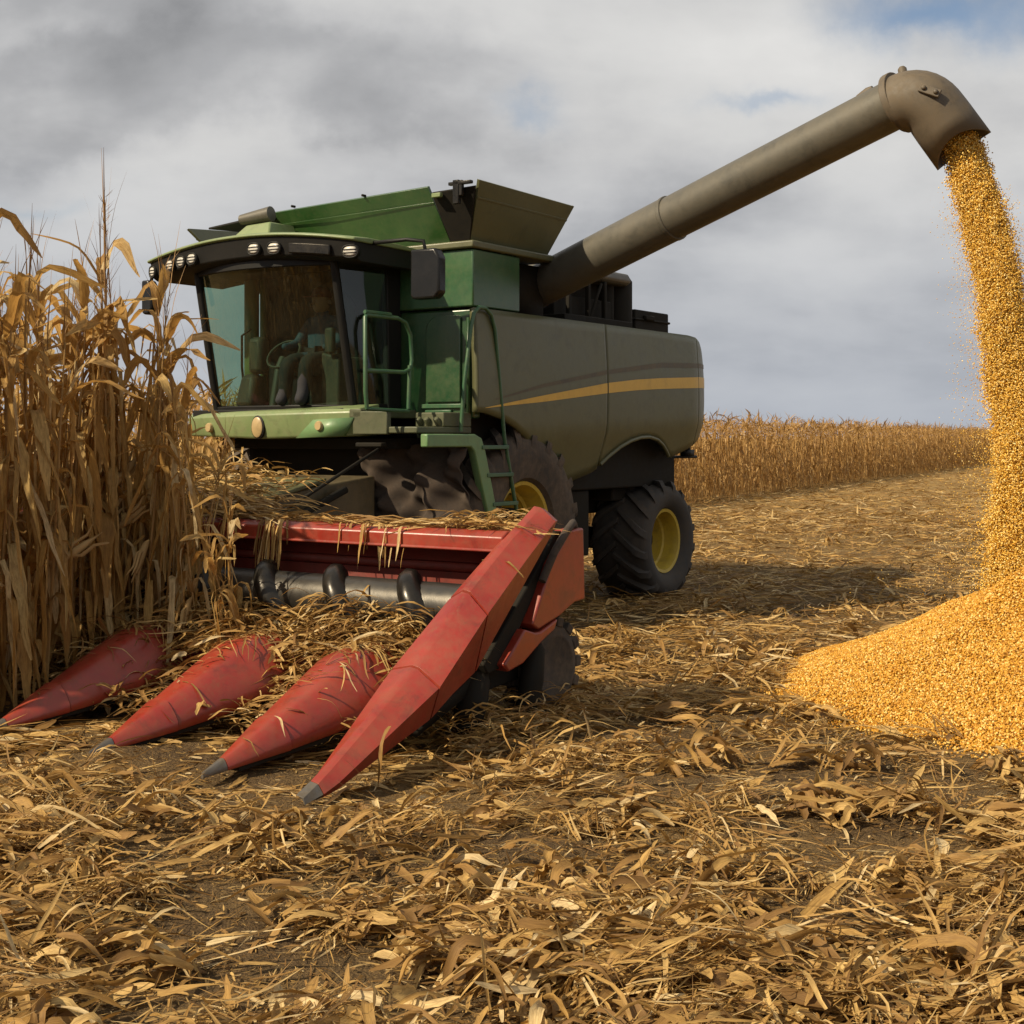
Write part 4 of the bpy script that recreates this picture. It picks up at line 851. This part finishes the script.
heap(420, 1.0, 4.0, -3.15, -2.6, mid, (.10, .28), (.012, .028), .4, .8, .7, .17, 8)
heap(260, .6, 3.6, -3.6, -3.0, lambda x_, y_: deck(x_, y_)+.02, (.10, .28), (.010, .026), .4, .8, .7, .14, 8)
for xc, n in ((2.35, 16), (2.25, 10), (3.15, 7), (3.35, 5), (3.05, 4), (1.6, 22), (1.2, 30), (.7, 30), (1.9, 8)):    # strips hanging over the beam
    m = n; x_ = rng.normal(xc, .07 if n < 20 else .16, m)
    tp.append(ribbons(np.stack([x_, U(-2.33, -2.28, m), np.full(m, 1.235)], -1), rng.normal(-1.57, .35, m), U(.15, .55 if n > 8 else .34, m), U(.004, .014, m), U(-.1, .3, m), U(-1.5, -1.3, m), U(.08, .2, m), U(.06, .1, m), U(-.5, .5, m), U(-1.2, 1.2, m), 8, .15, .3, 3))
m = 70; tp.append(ribbons(np.stack([U(-1.15, -.45, m), U(-.25, .25, m), U(1.55, 1.85, m)], -1), rng.normal(-1.57, .7, m), U(.2, .6, m), U(.008, .026, m), U(-.3, .6, m), U(-1.55, -1.2, m), U(.1, .3, m), U(.08, .2, m), U(-.6, .6, m), U(-1.8, 1.8, m), 8, .2, .35, 3))
heap(420, -1.4, .2, -.9, .2, lambda x_, y_: 1.30, (.15, .45), (.006, .022), .3, .9, .9, .25, 7)
heap(700, -.7, 1.1, -1.9, -.6, lambda x_, y_: 1.24+.17*(y_+1.7), (.12, .4), (.004, .018), .2, .8, .6, .10, 7)
# wisps draped over the snouts
def snout_top(y_): return interp((y_+4.27)/1.55, [(0, .045), (.10, .098), (.34, .258), (.74, .525), (.92, .555), (1, .555)])
for k, cnt in ((1, 34), (2, 26), (3, 22)):
    x0 = (0, 3.65, 2.75, 1.77)[k]
    for cy, c2 in ((-2.80, cnt*3), (-2.98, cnt*2), (-3.35, cnt//3), (-3.7, cnt//8+1)):
        m = c2; y_ = rng.normal(cy, .12, m); x_ = x0 + rng.normal(0, .07, m); z_ = np.array([snout_top(q) for q in y_]) + U(.004, .018, m)
        tp.append(ribbons(np.stack([x_, y_, z_], -1), np.where(rng.uniform(0, 1, m) < .5, 0, math.pi)+rng.normal(0, .5, m), U(.12, .34, m), U(.003, .009, m), U(-.2, .1, m), U(-1.0, -.6, m), U(.3, .5, m), U(.2, .3, m), U(-.4, .4, m), U(-.7, .7, m), 7, .25, .3, 3))
heap(900, 3.7, 4.75, -3.0, -1.5, lambda x_, y_: .0, (.10, .35), (.003, .012), .4, .8, .7, .20)
# a few scraps on the end divider
for (x_, y_, z_, az, L_, w_) in ((4.20, -2.52, 1.06, .1, .32, .012), (4.22, -2.55, 1.04, .3, .3, .008), (4.10, -3.26, .52, .1, .34, .010), (4.15, -3.24, .535, .2, .3, .013), (4.2, -3.27, .525, 0., .25, .008), (4.47, -3.72, .29, -1.4, .34, .018)):
    tp.append(ribbons(np.array([[x_, y_, z_]]), np.array([az]), np.array([L_]), np.array([w_]), np.array([.15]), np.array([-.7 if x_ < 4.4 else -1.4]), np.array([.5 if x_ < 4.4 else .15]), np.array([.3]), np.array([.1]), np.array([.5]), 8, .15, .3, 3))
v, f, t_uv = cat(tp)
o = np_mesh('header_trash', W_np(v), f, M['residue'], None, True, uv=t_uv); tag(o, 'tangle of broken corn leaves and husks heaped on the red header', 'crop residue', kind='stuff')

# ------------------------------------------------------------------ corn plants
def leaf_set(nl, Hs, S=9, dry=1.0, wmul=1., cols=3, zlo=.15):
    z = np.sort(U(zlo, 1, nl))*Hs; base = rng.uniform(0, 6.28)
    az = base + np.where(np.arange(nl) % 2 == 0, 0, math.pi) + rng.normal(0, .55, nl)
    top = z > Hs*.80
    L = U(.50, .92, nl)*np.where(top, .75, 1.0); w = U(.022, .050, nl)*wmul
    e0 = np.where(top, U(.8, 1.35, nl), U(.5, 1.25, nl)); e1 = np.where(top, U(-1.4, .3, nl), U(-1.55, -1.2, nl))
    bend = np.where(top, U(.3, .6, nl), U(.08, .32, nl)); bw = U(.08, .2, nl)
    p0 = np.stack([np.zeros(nl), np.zeros(nl), z], -1)
    return ribbons(p0, az, L, w, e0, e1, bend, bw, U(-.4, .4, nl), U(-2.4, 2.4, nl), S, .20, .35, cols)
def hang_set(n, Hs, S=7):                           # shredded leaves hanging against the stalk
    z = U(.35, .95, n)*Hs; p0 = np.stack([rng.normal(0, .02, n), rng.normal(0, .02, n), z], -1)
    return ribbons(p0, U(0, 6.28, n), U(.3, .85, n), U(.006, .022, n), U(-.9, .6, n), U(-1.56, -1.45, n), U(.08, .2, n), U(.06, .12, n), U(-.8, .8, n), U(-2, 2, n), S, .14, .4, 3)
plant_protos = []
def corn_proto(idx, tassel=True):
    Hs = rng.uniform(2.25, 2.6)
    e = empty('corn_plant')
    b = MB(); ph = rng.uniform(0, 6); pts = [(.02*math.sin(ph+2*t*3)*t, .02*math.cos(ph+t*4)*t, Hs*t) for t in np.linspace(0, 1, 13)]
    b.tube(pts, [.014-.009*t for t in np.linspace(0, 1, 13)], 6); b.build('stalk', M['stalk'], e, smooth=True)
    v, f, t_uv = cat([leaf_set(int(rng.integers(15, 19)), Hs), hang_set(14, Hs)]); np_mesh('leaves', v, f, M['leaf'], e, True, uv=t_uv)
    n = int(rng.integers(9, 15)); z = Hs - U(-.04, .28, n)
    v1 = ribbons(np.stack([np.zeros(n), np.zeros(n), z], -1), U(0, 6.28, n), U(.14, .30, n), U(.002, .004, n), U(.9, 1.4, n), U(.2, 1.2, n), U(.4, .7, n), U(.2, .4, n), U(-.5, .5, n), U(-.5, .5, n), 5, .1, .2, 2)
    v2 = ribbons(np.array([[0, 0, Hs-.05]]*3), U(0, 6.28, 3), U(.40, .70, 3), U(.003, .005, 3), U(1.45, 1.57, 3), U(.9, 1.5, 3), U(.5, .7, 3), U(.2, .3, 3), U(-.5, .5, 3), U(-.5, .5, 3), 6, .05, .2, 2)
    v, f, t_uv = cat([v1, v2]); np_mesh('tassel', v, f, M['tassel'], e, False, uv=t_uv)
    a = rng.uniform(0, 6.28); zz = rng.uniform(.95, 1.25); d = Vector((math.cos(a), math.sin(a), 0)); b = MB(); up_ = rng.choice([-1, .4])
    q0 = Vector((0, 0, zz)); ax = (d*.5 + Vector((0, 0, up_))).normalized()
    b.tube([q0+d*.02, q0+d*.05+ax*.03, q0+d*.06+ax*.10, q0+d*.06+ax*.18, q0+d*.06+ax*.25], [.008, .024, .030, .024, .006], 8)
    for k in range(5):
        t = rng.uniform(0, 6.28); s_ = ax.orthogonal()*math.cos(t)+ax.cross(ax.orthogonal())*math.sin(t)
        pt = [q0+d*.05+ax*.05, q0+d*.06+ax*.12+s_*.034, q0+d*.06+ax*.22+s_*.03, q0+d*.06+ax*.30+s_*.06]
        b.tube(pt, [.004, .012, .010, .002], 4)
    b.build('ear', M['husk'], e, smooth=True)
    return e
protos = [corn_proto(i) for i in range(12)]
used = set()
def put_corn(mx_, my_, sc, rz, tilt=(0, 0), label=None, k=None, spike=False):
    k = int(rng.integers(0, len(protos))) if k is None else k
    src = protos[k]
    if k not in used: used.add(k); e = src
    else:
        e = src.copy(); COL.objects.link(e)
        for ch in src.children:
            c = ch.copy(); COL.objects.link(c); c.parent = e
    x, y, _ = W(mx_, my_); e.location = (x, y, float(ground_z(np.array(x), np.array(y)))-.01); e.scale = (sc, sc, sc*rng.uniform(.96, 1.05)); e.rotation_euler = (tilt[0], tilt[1], rz)
    if spike:
        m = 26; zz = U(2.55, 2.86, m)
        t1 = ribbons(np.stack([np.zeros(m), np.zeros(m), zz], -1), U(0, 6.28, m), U(.04, .10, m), np.full(m, .0022), U(.5, .9, m), U(.6, 1.2, m), np.full(m, .5), np.full(m, .3), U(-.5, .5, m), U(-.5, .5, m), 4, .05, .2, 2)
        t2 = ribbons(np.array([[0, 0, 2.1], [0, 0, 2.1]]), np.array([.3, 1.9]), np.array([.98, .97]), np.array([.006, .006]), np.array([1.56, 1.56]), np.array([1.54, 1.54]), np.full(2, .5), np.full(2, .4), np.zeros(2), np.array([.2, .2]), 8, .02, .2, 2)
        v, f, t_uv = cat([t1, t2]); np_mesh('tassel_spike', v, f, M['tassel'], e, False, uv=t_uv)
    tag(e, label or 'dry tan corn plant among the tightly packed uncut rows beside the header', 'corn plant', 'uncut corn plants beside the header')
    return e
# gathering channels between the snouts and the rows outside them
spots = []
for r_i, mxr in enumerate((1.33, .47, -.40, -1.26, -2.13, -2.99, -3.86)):
    y_ = -2.62
    ylim = (-4.6, -5.1, -5.6, -6.0, -6.4, -6.7, -6.9)[r_i]
    while y_ > ylim:
        spots.append((mxr+rng.normal(0, .09), y_+rng.normal(0, .03)))
        y_ -= rng.uniform(.075, .13) if r_i < 2 else rng.uniform(.11, .18)
spots = spots[:288]
for (a, c) in spots:
    put_corn(a, c, rng.uniform(.96, 1.13)*(1.04 if c < -3.4 else 1.0), rng.uniform(0, 6.28), (rng.normal(0, .05), rng.normal(0, .05)))
put_corn(1.36, -3.02, 1.27, 2.0, (.0, .0), 'tallest corn plant, its spiky tassel standing well above the crop', 6, spike=True)
put_corn(1.45, -2.75, 1.16, .7, (.02, .05), 'corn plant in front of the cab mirror, its top reaching the roof brow', 5)
put_corn(2.05, -2.75, .80, 4.0, (.0, .12), 'short corn plant leaning against the red beam at the crop edge', 7)
put_corn(1.95, -2.95, .68, 1.2, (.10, .20), 'bent corn plant drooping over the header trash beside the cab bumper', 8)

for q_, (a, c, sc, rz, tx, ty, kk, lb) in enumerate(((1.75, -2.62, .88, 2.2, -.05, .10, 1, 'knee-bent corn plant hanging over the left of the red beam'), (2.25, -2.70, .62, 5.1, .05, .25, 2, 'low broken corn plant sagging onto the auger trough'), (1.55, -2.9, .95, .3, .0, .08, 4, 'corn plant touching the pale green bumper with its leaves'), (2.45, -2.75, .50, 3.3, -.2, .2, 9, 'stunted snapped corn stalk lying over the header trash'), (1.15, -2.66, 1.04, 4.4, .02, .03, 10, 'slender corn plant directly in front of the left end of the cab roof'), (1.50, -2.64, .99, 1.9, .0, .05, 0, 'corn plant just left of the windscreen post, tassel below the roof'), (1.78, -2.80, .92, 5.5, -.03, .04, 11, 'corn plant standing right before the left windscreen post'))):
    put_corn(a, c, sc, rz, (tx, ty), lb, kk)
def mass(spots_, nl, S, wm, name, mat, label, hscale=(.92, 1.08), hang=4, cols=2):
    n = len(spots_); V = []; base = W_np(np.concatenate([spots_, np.zeros((n, 1))], 1)) if spots_.shape[1] == 2 else spots_
    Hs = U(2.2, 2.5, n)*U(*hscale, n)
    k = np.repeat(np.arange(n), nl); m = len(k)
    zz = U(.15, 1, m)*Hs[k]; top = zz > Hs[k]*.84
    p0 = base[k] + np.stack([rng.normal(0, .02, m), rng.normal(0, .02, m), zz], -1)
    A = ribbons(p0, U(0, 6.28, m), U(.4, .85, m)*np.where(top, .6, 1), U(.012, .032, m)*wm, np.where(top, U(.9, 1.45, m), U(.2, 1.25, m)), np.where(top, U(-1., 1.2, m), U(-1.55, -1.2, m)), U(.1, .35, m), U(.1, .2, m), U(-.8, .8, m), U(-2, 2, m), S, .15, .3, cols)
    st_ = ribbons(base.copy(), U(0, 6.28, n), Hs*1.04, np.full(n, .011*wm), np.full(n, 1.55), U(1.45, 1.56, n), np.full(n, .5), np.full(n, .4), U(0, 3, n), U(0, 3, n), 3, .0, .3, 2)
    v, f, t_uv = cat([A, st_]); o = np_mesh(name, v, f, mat, None, True, uv=t_uv); tag(o, label, 'corn crop', kind='stuff'); return o
# standing crop on the far side of the header and alongside the machine
sp = []
for mxr in np.arange(-4.75, -11, -.8):
    for yy in np.arange(-8.0, 16, .2): sp.append((mxr+rng.normal(0, .06), yy+rng.normal(0, .05)))
for mxr in (1.33, .47, -.4, -1.26, -2.1, -3.0, -3.9):
    for yy in np.arange(-7.0, -8.5, -.2):
        if mxr < -1: sp.append((mxr, yy))
mass(np.array(sp), 15, 5, 1.0, 'standing_corn', M['leaf'], 'dense stand of dry uncut corn beyond the header and along the far side')
# distant field edge
pts = []
d0 = np.array([5.2, 38.8]); dv = np.array([.4336, .9011]); nv = np.array([-.9011, .4336])
for row in range(9):
    step_ = .16 if row < 3 else .28
    t = np.arange(-24, 175, step_); t = t + rng.normal(0, .06, len(t)); q = d0 + t[:, None]*dv + (row*.62+rng.normal(0, .10, len(t)))[:, None]*nv
    pts.append(np.concatenate([q, np.zeros((len(t), 1))], 1))
q = np.concatenate(pts)
mass(q, 12, 3, .95, 'distant_corn', M['far_corn'], 'long wall of dry standing corn at the far edge of the field', (.94, 1.02))

# ------------------------------------------------------------------ grain: pile and falling stream
KT = np.array([[-.5, -.32, -.6], [.5, -.32, -.6], [.5, .32, -.6], [-.5, .32, -.6], [-.85, -.42, .5], [.85, -.42, .5], [.85, .42, .5], [-.85, .42, .5]])
KF = np.array([[3, 2, 1, 0], [4, 5, 6, 7], [0, 1, 5, 4], [1, 2, 6, 5], [2, 3, 7, 6], [3, 0, 4, 7]])
def kernels(P_, size):
    n = len(P_); q = rng.normal(0, 1, (n, 4)); q /= np.linalg.norm(q, axis=1)[:, None]; w, x, y, z = q.T
    Rm = np.stack([np.stack([1-2*(y*y+z*z), 2*(x*y-w*z), 2*(x*z+w*y)], -1), np.stack([2*(x*y+w*z), 1-2*(x*x+z*z), 2*(y*z-w*x)], -1), np.stack([2*(x*z-w*y), 2*(y*z+w*x), 1-2*(x*x+y*y)], -1)], 1)
    V = np.einsum('nij,kj->nki', Rm, KT)*size[:, None, None] + P_[:, None, :]
    return V.reshape(-1, 3), (np.arange(n)[:, None, None]*8 + KF[None]).reshape(-1, 4)
px_ = np.linspace(PILE[0]-2.6, PILE[0]+2.8, 90); py_ = np.linspace(PILE[1]-3.4, PILE[1]+2.8, 90); PX, PY = np.meshgrid(px_, py_); PZ = pile_h(PX, PY)
ii = np.arange(PX.size).reshape(PX.shape); pf = np.stack([ii[:-1, :-1], ii[:-1, 1:], ii[1:, 1:], ii[1:, :-1]], -1).reshape(-1, 4)
pf = pf[(PZ.ravel()[pf] > -.08).any(1)]
pile = empty('grain_pile', (PILE[0], PILE[1], 0)); tag(pile, 'large golden heap of shelled corn kernels spread on the stubble', 'grain pile')
np_mesh('mound', np.stack([PX-PILE[0], PY-PILE[1], PZ-.006], -1).reshape(-1, 3), pf, M['kernel_bed'], pile, True)
x = PILE[0]+U(-2.4, 1.3, 160000); y = PILE[1]+U(-3.2, 1.6, 160000); h = pile_h(x, y); gz = ground_z(x, y)
keep = (h > -.01) | ((h > -.14) & (rng.uniform(0, 1, len(x)) < .24*np.exp(h/.07)+.022)); x, y, h, gz = x[keep], y[keep], h[keep], gz[keep]
v, f = kernels(np.stack([x-PILE[0], y-PILE[1], np.maximum(h, gz+.004)+U(-.004, .009, len(x))], -1), U(.0070, .0118, len(x)))
o = np_mesh('kernels', v, f, M['heap_kernel'], pile, False); o['kind'] = 'stuff'
# stream: falls from the mouth, drifting outwards
def stream_c(t):                                    # t: 0 at the mouth, 1 at the heap
    pxx = np.interp(t, [0, .10, .22, .34, .46, .58, .78, 1.0], [964, 977, 991, 1002, 1011, 1018, 1025, 1029]); pyy = 150+t*450
    Zd = 11.2-.8*t; return np.stack([(pxx-512)/1400*Zd, Zd, EYE-(pyy-438)/1400*Zd], -1)
radf = lambda t, a: np.interp(t, [0, .12, .3, .7, 1], [.145, .15, .175, .20, .30])*(1+.10*np.sin(17*t+2*a)+.07*np.sin(41*t-3*a+1)+.05*np.sin(90*t+a*5))
n = 140000; t = U(-.07, 1.02, n); a = U(0, 6.28, n)
rr = radf(t, a)*np.where(rng.uniform(0, 1, n) < .62, U(.55, .92, n), .80+np.abs(rng.normal(0, .20, n)))
pos = stream_c(np.clip(t, 0, 1)) + np.stack([rr*np.cos(a), rr*np.sin(a), U(-.03, .03, n)], -1)
back = np.clip(-t, 0, 1)[:, None]*np.array([[-.25, 0, .40]])*4; pos = pos + back
n2 = 16000; t2 = U(.06, 1., n2)**.8; r2 = np.abs(rng.normal(0, .24, n2))*(.2+.7*t2+.7*t2**6)+.18; a2 = U(0, 6.28, n2)
p2 = stream_c(t2) + np.stack([r2*np.cos(a2), r2*np.sin(a2), U(-.1, .1, n2)], -1); p2[:, 2] = np.maximum(p2[:, 2], .3)
v, f = kernels(np.concatenate([pos, p2]), np.concatenate([U(.0048, .0090, n), U(.0020, .0058, n2)]))
# the dense heart of the stream
tt = np.linspace(-.05, 1.02, 60); aa = np.linspace(0, 2*math.pi, 25)[:-1]; T2, A2 = np.meshgrid(tt, aa, indexing='ij')
r3 = radf(T2, A2)*.66; c3 = stream_c(np.clip(T2, 0, 1).ravel()).reshape(*T2.shape, 3); v3 = c3 + np.stack([r3*np.cos(A2), r3*np.sin(A2), 0*r3], -1)
i3 = np.arange(T2.size).reshape(T2.shape); f3 = np.stack([i3[:-1], np.roll(i3, -1, 1)[:-1], np.roll(i3, -1, 1)[1:], i3[1:]], -1).reshape(-1, 4)
mi = np.concatenate([np.zeros(len(f)), np.ones(len(f3))]).astype(np.int32); f = np.concatenate([f, f3+len(v)]); v = np.concatenate([v, v3.reshape(-1, 3)])
o = np_mesh('falling_grain', v, f, [M['kernel'], M['kernel_bed']], None, False, mi); tag(o, 'stream of golden corn kernels pouring from the auger spout', 'grain', kind='stuff')
